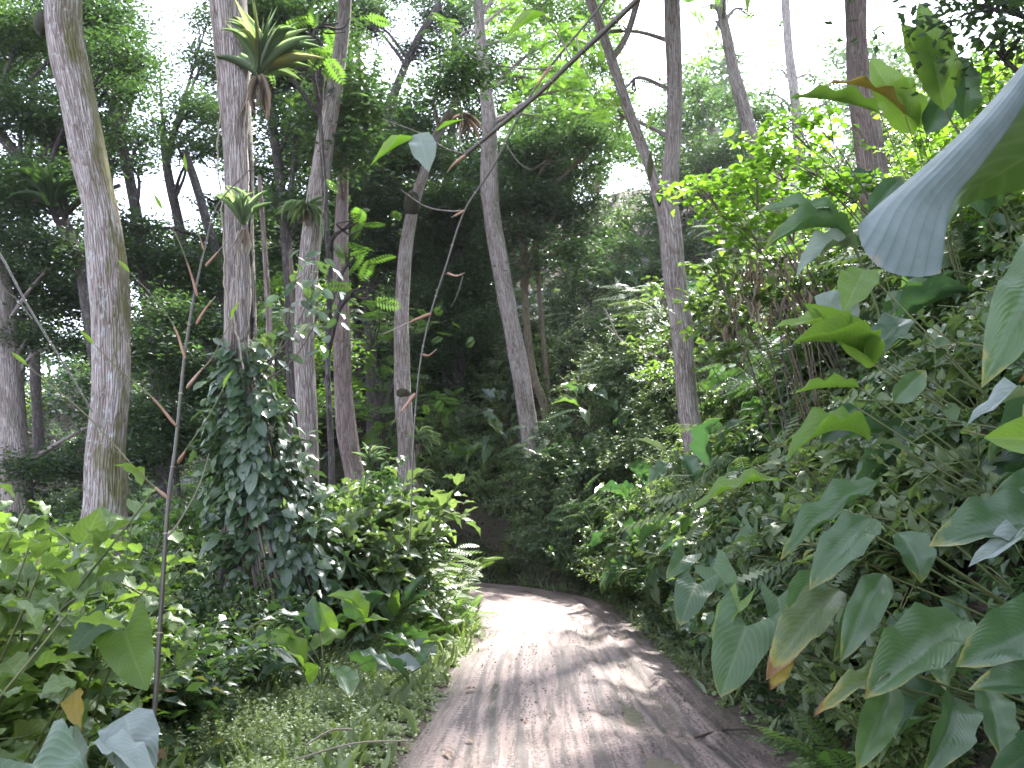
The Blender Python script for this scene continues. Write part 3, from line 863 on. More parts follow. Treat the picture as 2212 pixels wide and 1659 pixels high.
tree('crooked_tree', 'thin crooked tree with a dark mossy lump high up, grassy tufts low down', [
    (894, 1240, 36), (886, 1110, 36), (878, 980, 38), (871, 860, 36), (868, 760, 34), (868, 660, 32), (874, 560, 30), (886, 480, 26), (900, 420, 24), (916, 372, 22), (940, 300, 20), (975, 240, 20), (1000, 190, 18)],
    16, 'bark', rough=.12, lump=[(889, 440, 34, 60), (872, 850, 34, 30)], crown=[(1010, 150, 60), (960, 190, 50)], leafmat='canopy')
tree('leaning_tree', 'tall bare grey trunk leaning left with a dark split down its side, beyond the bend', [
    (1172, 1110, 44), (1164, 1060, 42), (1150, 980, 42), (1136, 880, 41), (1120, 780, 40), (1102, 690, 38), (1086, 600, 39), (1068, 500, 40), (1058, 420, 40), (1056, 340, 38), (1056, 260, 34), (1048, 180, 28), (1040, 100, 24), (1030, -60, 20)],
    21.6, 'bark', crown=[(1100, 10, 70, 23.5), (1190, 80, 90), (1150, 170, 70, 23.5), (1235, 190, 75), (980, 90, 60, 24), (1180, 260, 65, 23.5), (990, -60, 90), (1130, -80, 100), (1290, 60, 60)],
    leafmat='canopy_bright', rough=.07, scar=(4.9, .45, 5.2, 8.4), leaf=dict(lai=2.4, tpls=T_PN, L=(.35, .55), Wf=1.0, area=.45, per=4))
tree('forked_tree', 'pale forked tree splitting into two limbs with moss in the crotch, on the right bank', [
    (1500, 960, 46), (1486, 880, 45), (1476, 770, 46), (1468, 680, 48), (1456, 590, 50), (1448, 500, 50), (1442, 440, 48), (1448, 370, 38), (1455, 280, 36), (1457, 180, 35), (1455, 100, 38), (1452, 0, 38), (1450, -200, 34)],
    13.5, 'bark', limbs=[[(1440, 480, 34), (1418, 410, 26), (1396, 340, 24), (1362, 250, 24), (1332, 160, 24), (1304, 80, 24), (1272, -10, 24), (1225, -150, 20)], [(1322, 130, 16), (1352, 80, 15), (1372, 20, 15), (1392, -60, 14)]],
    scar=(5.7, .34, 2.0, 5.0), rough=.07, high=[((2.2, 14, 11.8), 1.1), ((0.4, 14, 11.5), 1.2), ((4.4, 18.2, 14.4), 1.7), ((3.0, 17.2, 13.8), 1.5), ((2.0, 18.5, 14.4), 1.4)], crown=[(1310, 70, 42), (1352, 190, 38), (1330, 250, 32)], leafmat='canopy_bright',  # farther high crowns are out of view, added to shade the road
    leaf=dict(lai=1.8, tpls=T_PN, L=(.3, .45), Wf=1.0, area=.45, per=4), lump=[(1404, 360, 16, 70), (1424, 430, 22, 50)])
tree('slanting_tree', 'grey trunk slanting left behind the sunlit shrub on the right bank, crown of feathery leaves', [
    (1680, 420, 38), (1640, 340, 34), (1618, 280, 34), (1600, 210, 32), (1584, 150, 27), (1568, 70, 24), (1552, 0, 22), (1520, -150, 18)],
    19, 'bark', crown=[(1560, 70, 42), (1585, 130, 34), (1536, 20, 46), (1612, 20, 38), (1560, -50, 60)], leafmat='canopy_bright',
    leaf=dict(lai=1.7, tpls=T_PN, L=(.35, .55), Wf=1.0, area=.45, per=4))
tree('thick_tree', 'thick upright grey trunk against the bright sky above the yellow torn leaf', [
    (1880, 330, 64), (1862, 220, 58), (1854, 150, 50), (1850, 80, 44), (1848, 0, 50), (1846, -120, 50), (1842, -300, 44)], 13, 'bark_red', rough=.06, high=[((5.5, 14, 13.8), 1.2)])
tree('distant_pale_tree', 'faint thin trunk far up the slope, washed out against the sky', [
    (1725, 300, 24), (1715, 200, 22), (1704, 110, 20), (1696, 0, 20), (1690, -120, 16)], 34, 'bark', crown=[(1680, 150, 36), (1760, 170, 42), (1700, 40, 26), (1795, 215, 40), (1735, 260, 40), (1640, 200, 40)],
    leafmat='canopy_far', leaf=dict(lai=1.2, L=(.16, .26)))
tree('small_branching_tree', 'slender brown tree branching low beneath a dark layered crown beside the leaning trunk', [
    (1192, 960, 20), (1176, 880, 18), (1152, 810, 18), (1140, 720, 16), (1134, 640, 15), (1130, 590, 15), (1128, 520, 11), (1112, 450, 9)], 23, 'bark_tan', sides=16,
    limbs=[[(1130, 600, 12), (1150, 540, 10), (1182, 490, 8), (1210, 440, 6)], [(1131, 610, 10), (1108, 540, 8), (1090, 480, 6)]],
    crown=[(1100, 430, 80), (1180, 400, 85), (1245, 350, 85), (1205, 470, 75), (1085, 515, 50), (1135, 340, 80), (1225, 300, 80), (1270, 440, 40), (1140, 500, 50), (1300, 310, 40), (1060, 560, 30), (1235, 545, 36), (1165, 570, 28), (1292, 500, 32), (1110, 590, 24)], leafmat='canopy', leaf=dict(L=(.11, .18), flat=.4, lai=4.2))
tree('mossy_pole_tree', 'thin mossy pole-like trunk just right of the slender branching tree', [(1180, 800, 12), (1172, 720, 11), (1164, 620, 10), (1158, 540, 10), (1154, 470, 8)], 24, 'bark_tan', sides=12,
     crown=[(1150, 440, 50), (1190, 420, 40)])
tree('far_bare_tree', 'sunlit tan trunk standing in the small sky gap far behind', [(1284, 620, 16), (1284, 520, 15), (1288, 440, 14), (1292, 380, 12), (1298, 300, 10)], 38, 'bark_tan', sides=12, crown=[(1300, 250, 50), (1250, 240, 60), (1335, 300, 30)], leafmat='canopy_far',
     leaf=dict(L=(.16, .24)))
tree('red_stem_tree', 'very thin reddish stem between the bromeliad tree and the curved tree', [(582, 720, 12), (578, 640, 12), (572, 540, 11), (566, 460, 11), (560, 380, 9)], 11, 'bark_red', sides=10, rough=.2)
tree('pale_pole_tree', 'thin pale pole standing close behind the thin reddish stem', [(655, 960, 8), (640, 820, 8), (634, 720, 8), (630, 620, 7), (628, 540, 7)], 15, 'bark_tan', sides=10)

# dark forest trees behind
G = None
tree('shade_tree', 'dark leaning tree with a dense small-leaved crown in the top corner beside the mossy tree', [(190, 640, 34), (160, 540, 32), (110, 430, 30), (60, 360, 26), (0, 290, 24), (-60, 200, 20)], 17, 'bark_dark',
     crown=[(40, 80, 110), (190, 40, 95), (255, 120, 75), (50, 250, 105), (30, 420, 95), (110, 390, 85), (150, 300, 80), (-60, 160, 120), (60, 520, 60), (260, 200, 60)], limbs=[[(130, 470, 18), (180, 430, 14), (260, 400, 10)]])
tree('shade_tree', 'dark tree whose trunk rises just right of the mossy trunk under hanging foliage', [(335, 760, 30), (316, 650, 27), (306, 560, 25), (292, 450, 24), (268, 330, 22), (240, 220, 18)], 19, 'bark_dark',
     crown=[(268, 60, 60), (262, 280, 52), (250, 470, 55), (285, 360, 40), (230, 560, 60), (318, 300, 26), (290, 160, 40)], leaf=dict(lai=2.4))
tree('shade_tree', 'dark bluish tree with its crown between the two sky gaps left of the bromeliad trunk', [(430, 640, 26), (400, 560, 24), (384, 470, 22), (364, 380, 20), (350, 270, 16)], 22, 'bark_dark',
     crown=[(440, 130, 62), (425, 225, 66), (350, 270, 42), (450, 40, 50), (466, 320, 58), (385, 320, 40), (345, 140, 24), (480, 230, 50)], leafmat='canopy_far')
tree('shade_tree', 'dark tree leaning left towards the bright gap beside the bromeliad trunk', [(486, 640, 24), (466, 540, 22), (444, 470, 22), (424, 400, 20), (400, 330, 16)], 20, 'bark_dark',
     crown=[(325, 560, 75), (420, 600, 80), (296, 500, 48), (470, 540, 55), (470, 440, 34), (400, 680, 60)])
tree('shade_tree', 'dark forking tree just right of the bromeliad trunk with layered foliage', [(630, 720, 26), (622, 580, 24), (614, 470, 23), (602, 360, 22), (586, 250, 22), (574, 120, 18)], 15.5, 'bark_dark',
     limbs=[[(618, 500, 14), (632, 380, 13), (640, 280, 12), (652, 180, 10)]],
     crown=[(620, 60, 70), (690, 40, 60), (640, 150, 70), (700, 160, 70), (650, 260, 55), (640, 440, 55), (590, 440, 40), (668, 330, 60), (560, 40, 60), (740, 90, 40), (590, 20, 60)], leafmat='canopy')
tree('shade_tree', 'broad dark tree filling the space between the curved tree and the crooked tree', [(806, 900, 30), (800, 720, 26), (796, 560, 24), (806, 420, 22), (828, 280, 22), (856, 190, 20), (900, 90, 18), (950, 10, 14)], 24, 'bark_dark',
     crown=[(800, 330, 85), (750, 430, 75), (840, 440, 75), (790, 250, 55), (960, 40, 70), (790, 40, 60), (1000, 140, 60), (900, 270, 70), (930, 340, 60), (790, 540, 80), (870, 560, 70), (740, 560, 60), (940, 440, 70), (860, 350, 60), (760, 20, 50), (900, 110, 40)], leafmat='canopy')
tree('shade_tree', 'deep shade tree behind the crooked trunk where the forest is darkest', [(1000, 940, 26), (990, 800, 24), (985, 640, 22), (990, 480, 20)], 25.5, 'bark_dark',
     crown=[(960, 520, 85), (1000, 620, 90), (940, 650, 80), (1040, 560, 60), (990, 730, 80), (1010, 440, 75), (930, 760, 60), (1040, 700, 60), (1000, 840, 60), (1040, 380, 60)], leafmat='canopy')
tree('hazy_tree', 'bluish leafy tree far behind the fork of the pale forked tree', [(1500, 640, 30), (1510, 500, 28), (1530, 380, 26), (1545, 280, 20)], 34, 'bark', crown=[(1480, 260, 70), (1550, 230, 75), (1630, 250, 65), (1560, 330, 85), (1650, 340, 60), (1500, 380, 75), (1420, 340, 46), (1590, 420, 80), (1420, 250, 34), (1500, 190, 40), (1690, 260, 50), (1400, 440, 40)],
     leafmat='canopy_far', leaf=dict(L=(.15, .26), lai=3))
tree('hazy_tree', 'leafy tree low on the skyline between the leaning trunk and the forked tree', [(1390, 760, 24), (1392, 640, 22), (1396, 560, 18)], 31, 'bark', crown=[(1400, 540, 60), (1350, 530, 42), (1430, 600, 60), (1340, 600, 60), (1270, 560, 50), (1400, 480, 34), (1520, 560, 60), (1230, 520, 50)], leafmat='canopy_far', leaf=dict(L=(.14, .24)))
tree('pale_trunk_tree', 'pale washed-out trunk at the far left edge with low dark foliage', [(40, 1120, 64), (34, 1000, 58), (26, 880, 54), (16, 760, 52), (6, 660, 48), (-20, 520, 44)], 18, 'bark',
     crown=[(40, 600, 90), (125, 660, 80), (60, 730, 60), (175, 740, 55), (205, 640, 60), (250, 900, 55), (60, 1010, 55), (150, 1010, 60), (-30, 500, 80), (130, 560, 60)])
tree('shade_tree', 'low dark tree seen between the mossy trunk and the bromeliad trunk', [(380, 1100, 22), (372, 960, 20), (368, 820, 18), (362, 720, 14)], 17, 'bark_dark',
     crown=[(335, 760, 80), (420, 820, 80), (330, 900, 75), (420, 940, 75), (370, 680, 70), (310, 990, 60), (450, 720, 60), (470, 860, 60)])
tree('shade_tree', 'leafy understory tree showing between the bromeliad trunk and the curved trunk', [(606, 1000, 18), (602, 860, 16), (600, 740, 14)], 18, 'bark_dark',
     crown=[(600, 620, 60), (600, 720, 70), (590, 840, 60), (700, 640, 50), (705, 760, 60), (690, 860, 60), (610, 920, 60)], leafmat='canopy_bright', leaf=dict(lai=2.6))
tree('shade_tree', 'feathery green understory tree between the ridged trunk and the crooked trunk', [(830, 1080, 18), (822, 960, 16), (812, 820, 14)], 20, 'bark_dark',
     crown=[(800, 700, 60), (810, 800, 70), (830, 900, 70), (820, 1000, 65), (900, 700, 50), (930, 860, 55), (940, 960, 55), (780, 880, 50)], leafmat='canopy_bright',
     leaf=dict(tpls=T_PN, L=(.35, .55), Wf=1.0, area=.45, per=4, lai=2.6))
tree('shade_tree', 'dense small-leaved tree in the top right corner above the bank', [(2330, 560, 50), (2310, 300, 46), (2290, 60, 40), (2270, -150, 34)], 6.5, 'bark_dark', crown=[(2120, 10, 80), (2210, 70, 85), (2060, -30, 70), (2230, -60, 120), (2150, 110, 45)],
     leaf=dict(L=(.07, .12), lai=3.3), high=[((4.6, 7.0, 7.8), 1.3), ((5.2, 4.6, 8.2), 1.5), ((1.5, 8.6, 10.3), 1.8), ((3.6, 9.4, 10.8), 1.8), ((0, 9.6, 11.0), 1.5), ((5, 8, 10.5), 1.8), ((-1.4, 8.2, 10.2), 1.4), ((2.6, 11.6, 12), 1.7), ((4.8, 12, 12.3), 1.6), ((-2.8, 9, 10.8), 1.3)])  # overhead crowns out of view, added to shade the near track and bank

tree('feathery_tree', 'thin tree with bright feathery compound leaves hanging beside the curved trunk', [(716, 1000, 14), (708, 800, 13), (712, 600, 12), (700, 400, 11), (690, 220, 10), (684, 100, 8)], 12.4, 'bark_dark', sides=12,
     crown=[(650, 80, 42), (700, 130, 44), (730, 50, 36), (690, 200, 36), (768, 560, 34), (742, 625, 28), (775, 480, 38), (640, 160, 30), (600, 120, 30), (800, 620, 26)], leafmat='canopy_bright', leaf=dict(lai=1.7, tpls=T_PN, L=(.35, .5), Wf=1.0, area=.45, per=3))
# lianas
for lab, pts, d_, r_ in (('pale liana clinging to the left side of the bromeliad trunk', [(505, 860), (492, 700), (486, 560), (478, 420), (470, 330), (474, 220), (462, 80), (455, -60)], 9.0, .012),
                         ('brown liana hanging down the front of the bromeliad trunk', [(528, 800), (506, 690), (512, 600), (520, 520), (530, 440), (524, 330), (536, 200)], 8.8, .009),
                         ('thin liana hanging freely between the curved and ridged trunks', [(690, 700), (686, 560), (700, 420), (694, 300), (704, 160)], 12.2, .006)):
    P_ = np.array([at(x, y, d_) for x, y in pts]); b = Builder(); Q_ = catmull(P_, 8); b.tube(Q_ + rng.normal(0, .008, Q_.shape), np.linspace(r_, r_ * .7, len(Q_)), 6, r=.9, rough=.2)
    tag(b.build('liana', M['twig'], None, P_[0]), lab, 'vine').location = P_[0]

# backing canopy: five more shade trees whose crowns leave the sky gaps of the photograph open
GAPS = [(350, 30, 62), (400, 100, 48), (335, 245, 26), (425, 420, 56), (360, 400, 34), (60, 840, 52), (115, 800, 40), (20, 940, 46), (240, 850, 34), (850, 110, 60), (905, 70, 52), (800, 185, 36),
        (1322, 425, 44), (1300, 385, 30), (705, 20, 24), (255, 445, 22), (1425, 90, 80), (30, 265, 24), (1400, 200, 30)]
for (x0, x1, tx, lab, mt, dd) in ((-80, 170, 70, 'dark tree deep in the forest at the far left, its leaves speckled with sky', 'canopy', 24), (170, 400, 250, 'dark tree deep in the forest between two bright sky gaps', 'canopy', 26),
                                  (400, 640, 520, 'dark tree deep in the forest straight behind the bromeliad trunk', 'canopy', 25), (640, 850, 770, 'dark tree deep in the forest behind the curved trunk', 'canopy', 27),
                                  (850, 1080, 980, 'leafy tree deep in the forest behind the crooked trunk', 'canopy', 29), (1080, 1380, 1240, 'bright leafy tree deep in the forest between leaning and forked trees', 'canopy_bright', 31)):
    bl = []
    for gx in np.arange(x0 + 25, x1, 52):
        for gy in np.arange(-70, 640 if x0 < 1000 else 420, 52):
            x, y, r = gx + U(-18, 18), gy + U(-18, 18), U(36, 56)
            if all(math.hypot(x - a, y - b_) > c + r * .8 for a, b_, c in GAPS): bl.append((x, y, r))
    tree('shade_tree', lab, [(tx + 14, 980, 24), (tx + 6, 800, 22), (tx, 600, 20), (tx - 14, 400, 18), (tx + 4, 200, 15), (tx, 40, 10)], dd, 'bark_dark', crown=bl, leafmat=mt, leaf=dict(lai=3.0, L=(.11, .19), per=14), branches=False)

# distant forest closing the view
_ft = [(-26, 46), (-16, 52), (-36, 60), (-7, 50), (3, 54), (13, 58), (-22, 66), (24, 56), (32, 66), (-48, 70), (-2, 68)]
far0 = None
for i, (x, y) in enumerate(_ft):
    z = h1(x, y)
    if far0 is None:
        far0 = thing('distant_tree', 'tree of the far forest glimpsed beyond the trunks', 'tree', (x, y, z), 'trees of the far forest')
        b = Builder(); smooth_tube(b, np.array([(0, 0, -.5), (.2, 0, 4), (0, .3, 8)]), np.array([.3, .25, .15]), 10, 6, rough=.1); b.build('trunk', M['bark_dark'], far0)
        c = Builder(); clumps(c, [((0, 0, 8), 2.6), ((1.6, .5, 6.3), 2.0), ((-1.7, -.3, 6.6), 2.1), ((.3, 1, 4.2), 2.2), ((-.6, -.6, 10), 1.7)], [T_Q], L=(.25, .4), Wf=.5, lai=2.4, spread=.4); c.build('crown', M['canopy_far'], far0, sm=False)
    else:
        dup(far0, (x, y, z), (0, 0, U(0, 6.28)), U(.8, 1.25))


# ================================================================== epiphytes on the trunks
def bromeliad(label, px, py, d, size, n, mat='strap', dry=4, up=(0, -.4, .6), L=(.8, 1.2), Wf=.075, name='bromeliad'):
    c = at(px, py, d); root = thing(name, label, 'epiphyte', c, 'epiphytes growing on tree trunks'); b = Builder(); upv = nrm(np.array(up))
    for i in range(n):
        D = nrm(rand_dir(1, -.4, .9)[0] + upv * U(.5, 1.6)); t = T_ST[rng.integers(0, 3) if U(0, 1) < .4 else 0]
        b.leaves(t, D * .02, D, np.array([0, 0, 1.0]) + upv * .3, size * U(*L), Wf, U(0, 1))
    b.build('leaves', M[mat], root)
    if dry:
        q = Builder()
        for i in range(dry):
            D = nrm(np.array([U(-.35, .35), U(-.4, .0), -1])); q.leaves(T_ST[0], (U(-.04, .04), 0, -.03), D, rand_dir(1)[0], size * U(.5, .95), .035, U(.3, 1))
        q.build('dry_leaves', M['dry'], root)


bromeliad('large spiky bromeliad perched on the right side of the vine-clad trunk near the top', 556, 165, 9.0, .68, 60, dry=9, up=(.4, -.25, 1.3), Wf=.026)
bromeliad('smaller bromeliad rosette with withered leaves, midway up the vine-clad trunk', 524, 490, 8.75, .38, 32, dry=7, up=(0, -.4, .9), Wf=.06)
bromeliad('yellowish wispy tuft hanging from the curved trunk', 664, 450, 12.7, .42, 46, dry=6, up=(-.3, -.4, -.9), Wf=.03, name='hanging_tuft')
bromeliad('grassy rust-tipped tuft low on the crooked trunk', 902, 955, 15.6, .38, 60, dry=8, up=(.8, -.3, .0), Wf=.028, name='grassy_tuft')
bromeliad('lower grassy tuft on the crooked trunk, beneath the rust-tipped one', 904, 1035, 15.6, .26, 40, dry=6, up=(.7, -.3, -.1), Wf=.03, name='grassy_tuft')
bromeliad('green bromeliad half hidden in the big-leaved shrub at the ridged trunk', 800, 1005, 13.9, .36, 24, dry=0, up=(.3, -.4, .7), Wf=.06)
bromeliad('dark drooping bromeliad in the shade left of the mossy trunk', 112, 450, 15.8, .85, 30, mat='shrub_dark', dry=0, up=(0, -.2, .3), Wf=.06)
bromeliad('dry curled hanging leaves caught on the branch over the leaning trunk', 1000, 250, 15.9, .5, 8, mat='dry', dry=14, up=(0, -.1, -1), name='hanging_dead_leaves')


# ================================================================== climbing vine on the tree
def vine():
    d0 = 9.1
    root = thing('climbing_vine', 'dense glossy climbing vine heaped round the bromeliad tree, its oval leaves overlapping downwards', 'vine', at(560, 1400, d0))
    org = np.array(root.location); b = Builder()
    prof = [(760, 520, 34), (820, 528, 52), (900, 545, 78), (1000, 566, 100), (1100, 586, 122), (1200, 606, 138), (1300, 622, 150), (1420, 632, 150)]
    prof = [(745, 520, 26), (820, 528, 46), (900, 542, 66), (1000, 562, 84), (1100, 584, 102), (1200, 604, 124), (1300, 618, 144), (1420, 630, 150)]
    pv = np.array(prof, float); k = d0 / F
    for sN in range(64):
        th = U(-.25, PI + .25); y1 = U(1000, 1440); y0 = max(750, y1 - U(160, 420)); m = int((y1 - y0) / 11); yy = np.linspace(y0, y1, m) + U(-8, 8, m)
        ths = th + .25 * np.sin(yy / 90 + sN) + rng.normal(0, .07, m); off = U(.55, 1.2) + .2 * np.sin(yy / 60 + sN * 2)
        cen = np.array([at(np.interp(y, pv[:, 0], pv[:, 1]), y, d0) for y in yy]); out = np.stack([np.cos(ths), -np.sin(ths), 0 * ths], -1)
        P = cen + out * (np.interp(yy, pv[:, 0], pv[:, 2]) * k * off)[:, None] * np.array([1, .85, 1])
        D = nrm(out * U(.1, 1.1, m)[:, None] + np.array([0, 0, -.9]) + rng.normal(0, .42, (m, 3))); N = nrm(out + np.array([0, 0, .75]) + rng.normal(0, .38, (m, 3)))
        b.leaves(T_VN[sN % 2], P, D, N, U(.10, .25, m) * U(.7, 1.1), U(.40, .54, m), np.clip(U(0, .9) * .6 + U(0, .4, m), 0, 1))
    for _ in range(42):           # side shoots standing off the mass
        y = U(860, 1420); sd = 1 if U(0, 1) < .62 else -1; w = np.interp(y, pv[:, 0], pv[:, 2]); a = at(np.interp(y, pv[:, 0], pv[:, 1]) + sd * w * U(.3, .9), y, d0 - U(.2, .7) * w * k)
        e = a + np.array([sd * U(.1, .45), -U(.0, .3), U(-.25, .2)]); m = rng.integers(5, 10); f_ = np.linspace(.2, 1, m)[:, None]; P = a + (e - a) * f_ + rng.normal(0, .03, (m, 3))
        b.leaves(T_OV[rng.integers(0, 2)], P, rand_dir(m, -1, .1), np.array([0, -.4, 1.0]) + rng.normal(0, .35, (m, 3)), U(.10, .2, m), .5, U(.3, .95, m))
    # shoots that climb on up the right of the trunk
    for px, py in ((585, 720), (600, 655), (640, 600), (690, 580), (660, 640), (620, 700), (700, 660), (572, 780), (540, 760), (500, 830), (690, 720)):
        m = 11; P = at(px, py, d0) + rng.normal(0, .13, (m, 3)); b.leaves(T_VN[0], P, rand_dir(m, -1.2, -.2), np.array([0, -.5, 1.0]) + rng.normal(0, .3, (m, 3)), U(.12, .2, m), .5, U(.3, .97, m))
    b.build('foliage', M['vine'], root, org)
    s = Builder()
    for i in range(26):
        a = U(0, PI); ys = [1400, 1250, 1050, 880, U(640, 780)]
        pts = [at(np.interp(y, pv[:, 0], pv[:, 1]), y, d0) + np.array([math.cos(a + .2 * j), -math.sin(a + .2 * j), 0]) * np.interp(y, pv[:, 0], pv[:, 2]) * k * .72 for j, y in enumerate(ys)]
        q = catmull(pts, 6); s.tube(q, np.linspace(.014, .006, len(q)), 5, r=U(0, .6), cap=False)
    for px, py, qx, qy in ((560, 800, 690, 575), (560, 820, 640, 590), (540, 840, 705, 655)):
        q = catmull([at(px, py, d0), at((px + qx) / 2 + 10, (py + qy) / 2 + 30, d0), at(qx, qy, d0)], 6); s.tube(q, np.linspace(.012, .004, len(q)), 5, r=.4, cap=False)
    s.build('stems', M['twig'], root, org)


vine()


# ================================================================== bamboo and other thin stems close to the lens
def bamboo(name, label, culm, branches, leaves=(), r0=.01, r1=.004):
    P = np.array([at(*p) for p in culm]); root = thing(name, label, 'bamboo', P[0]); b = Builder()
    Q = catmull(P, 10); rr = np.linspace(r0, r1, len(Q)); b.tube(Q, rr, 8, r=.35)
    for k in range(6, len(Q) - 2, 10):      # nodes
        b.tube([Q[k] - (Q[k + 1] - Q[k]) * .12, Q[k], Q[k] + (Q[k + 1] - Q[k]) * .12], [rr[k] * .9, rr[k] * 1.7, rr[k] * .9], 8, r=.95)
    b.build('culm', M['culm'], root, P[0])
    for br in branches:
        pts = np.array([at(*p) for p in br[0]]); q = catmull(pts, 6); c = Builder()
        c.tube(q, np.linspace(br[1], br[2], len(q)), 6, r=U(.5, 1)); o = c.build('branch', M['stem'] if br[3] == 'g' else M['culm'], root, P[0])
        if br[3] in 'sg':
            sh = Builder(); m = max(3, int(len(q) * br[4])); sh.tube(q[:m], np.concatenate([[br[1] * 1.0], np.linspace(br[1] * 1.7, br[1] * .9, m - 1)]), 6, r=U(.1, .7), rough=.15)
            sh.build('sheath', M['sheath'], o, P[0])
        if br[3] == 'g':
            lf = Builder(); lf.leaves(T_LA[0], q[-1], q[-1] - q[-3], (0, -1, .4), .09, .2, .7); lf.build('leaf_bud', M['shrub_lit'], o, P[0])
    for (bx, by, bd, tx, ty, td, w, face, mat) in leaves:
        B, Tp = at(bx, by, bd), at(tx, ty, td); L = np.linalg.norm(Tp - B); lf = Builder()
        lf.leaves(T_LA[0] if w < 30 else T_OV8[0], B, Tp - B, face, L, w / F * bd / L * 1.0, .5); lf.build('leaf', M[mat], root, P[0])
    return root


bamboo('bamboo_stem', 'dark upright bamboo stem with brown sheathed side shoots rising through the left shrubs',
       [(318, 1700, 3.6), (336, 1500, 3.65), (350, 1280, 3.7), (364, 1080, 3.75), (380, 960, 3.8), (398, 780, 3.85), (416, 660, 3.9), (430, 590, 3.95), (442, 540, 4.0), (472, 440, 4.1), (556, 350, 4.2)],
       [([(364, 1078, 3.75), (300, 1020, 3.7), (190, 900, 3.65), (60, 790, 3.6)], .0045, .0015, 'g', .25),
        ([(380, 920, 3.8), (330, 860, 3.8), (260, 800, 3.75), (204, 745, 3.7)], .0045, .0015, 'g', .4),
        ([(400, 775, 3.85), (376, 705, 3.85), (330, 640, 3.8), (282, 590, 3.8)], .004, .0013, 'g', .4),
        ([(426, 640, 3.9), (412, 590, 3.9), (386, 520, 3.85), (352, 455, 3.8)], .004, .0013, 'g', .5),
        ([(404, 838, 3.85), (430, 805, 3.8), (460, 770, 3.8), (500, 690, 3.75)], .005, .002, 'g', .45),
        ([(424, 700, 3.9), (442, 670, 3.9), (466, 640, 3.9)], .004, .002, 's', .9),
        ([(444, 575, 3.95), (470, 545, 3.95), (500, 510, 4.0)], .004, .002, 's', .6),
        ([(384, 1000, 3.8), (410, 960, 3.75), (450, 900, 3.7), (482, 840, 3.7)], .005, .002, 'g', .3),
        ([(362, 1160, 3.7), (392, 1120, 3.7), (430, 1050, 3.7), (452, 980, 3.7)], .005, .002, 'c', 0),
        ([(442, 545, 4.0), (420, 470, 4.0), (404, 370, 4.0)], .003, .001, 'g', .2)], r0=.0115, r1=.0025)
bamboo('bamboo_stem', 'thick bare bamboo culm slanting from the top edge down to a leafy node',
       [(1440, -70, 3.2), (1375, 0, 3.3), (1300, 72, 3.35), (1236, 132, 3.4), (1160, 205, 3.45), (1080, 272, 3.5), (1006, 334, 3.55)],
       [([(1006, 334, 3.55), (960, 320, 3.55), (900, 285, 3.5), (826, 258, 3.5)], .004, .002, 'c', 0),
        ([(1006, 334, 3.55), (980, 355, 3.5), (966, 372, 3.5)], .004, .002, 's', .9),
        ([(1236, 132, 3.4), (1215, 90, 3.4), (1180, 40, 3.35), (1150, -10, 3.3)], .004, .0025, 'c', 0),
        ([(1006, 334, 3.55), (994, 300, 3.55), (1000, 262, 3.55), (990, 200, 3.5)], .003, .001, 'c', 0),
        ([(1182, 150, 3.45), (1110, 146, 3.45), (1030, 128, 3.4), (980, 90, 3.4)], .004, .002, 'c', 0)],
       [(905, 288, 3.5, 926, 372, 3.45, 62, (.1, -1, .1), 'broad_grey'), (898, 298, 3.5, 800, 358, 3.3, 22, (0, -.6, 1), 'shrub_lit'), (940, 285, 3.5, 1004, 258, 3.5, 20, (0, -.5, 1), 'shrub_lit'),
        (1180, 30, 3.35, 1090, 86, 3.2, 26, (0, -.7, 1), 'shrub_lit'), (1160, 6, 3.3, 1140, -40, 3.3, 26, (0, -1, .3), 'shrub_lit')], r0=.013, r1=.009)
bamboo('bamboo_stem', 'thin arching bamboo whip hanging from the top edge down to the verge',
       [(1330, -40, 3.6), (1290, 22, 3.6), (1190, 142, 3.6), (1130, 235, 3.6), (1065, 360, 3.6), (1004, 455, 3.6), (962, 580, 3.6), (930, 680, 3.6), (906, 800, 3.6), (893, 960, 3.6), (889, 1080, 3.6), (884, 1190, 3.6)],
       [([(1004, 455, 3.6), (970, 456, 3.6), (920, 446, 3.6), (866, 410, 3.6)], .004, .0015, 'c', 0), ([(930, 678, 3.6), (900, 690, 3.55), (866, 705, 3.5), (826, 722, 3.5)], .005, .0015, 's', .55),
        ([(966, 590, 3.6), (985, 596, 3.6), (1004, 590, 3.6)], .003, .0025, 's', .9), ([(1000, 596, 3.6), (990, 630, 3.6), (976, 662, 3.6)], .002, .001, 'c', 0),
        ([(912, 766, 3.6), (926, 768, 3.6), (944, 754, 3.6)], .003, .0025, 's', .9), ([(897, 850, 3.6), (880, 872, 3.6), (862, 895, 3.6), (844, 918, 3.6)], .005, .0015, 's', .6),
        ([(1085, 300, 3.6), (1120, 350, 3.6), (1150, 366, 3.6), (1180, 345, 3.6)], .003, .001, 'c', 0), ([(1245, 80, 3.6), (1260, 140, 3.6), (1300, 210, 3.7), (1370, 250, 3.8)], .0035, .0015, 'c', 0),
        ([(1004, 455, 3.6), (990, 462, 3.6), (976, 470, 3.6)], .004, .002, 's', .9), ([(1190, 142, 3.6), (1170, 170, 3.6), (1150, 200, 3.6)], .005, .002, 's', .9)],
       [(1398, 280, 3.8, 1420, 236, 3.8, 14, (0, -.8, .5), 'shrub_lit'), (1610, -30, 3.4, 1614, 34, 3.4, 16, (0, -1, .3), 'shrub_lit')], r0=.0055, r1=.0028)
bamboo('dead_cane', 'long pale dead cane slanting down from the left edge to the mossy trunk', [(-60, 480, 4.4), (0, 550, 4.4), (60, 660, 4.4), (140, 790, 4.4), (200, 890, 4.4)],
       [([(70, 690, 4.4), (40, 650, 4.4), (0, 620, 4.4)], .003, .002, 'c', 0)], r0=.007, r1=.0035)


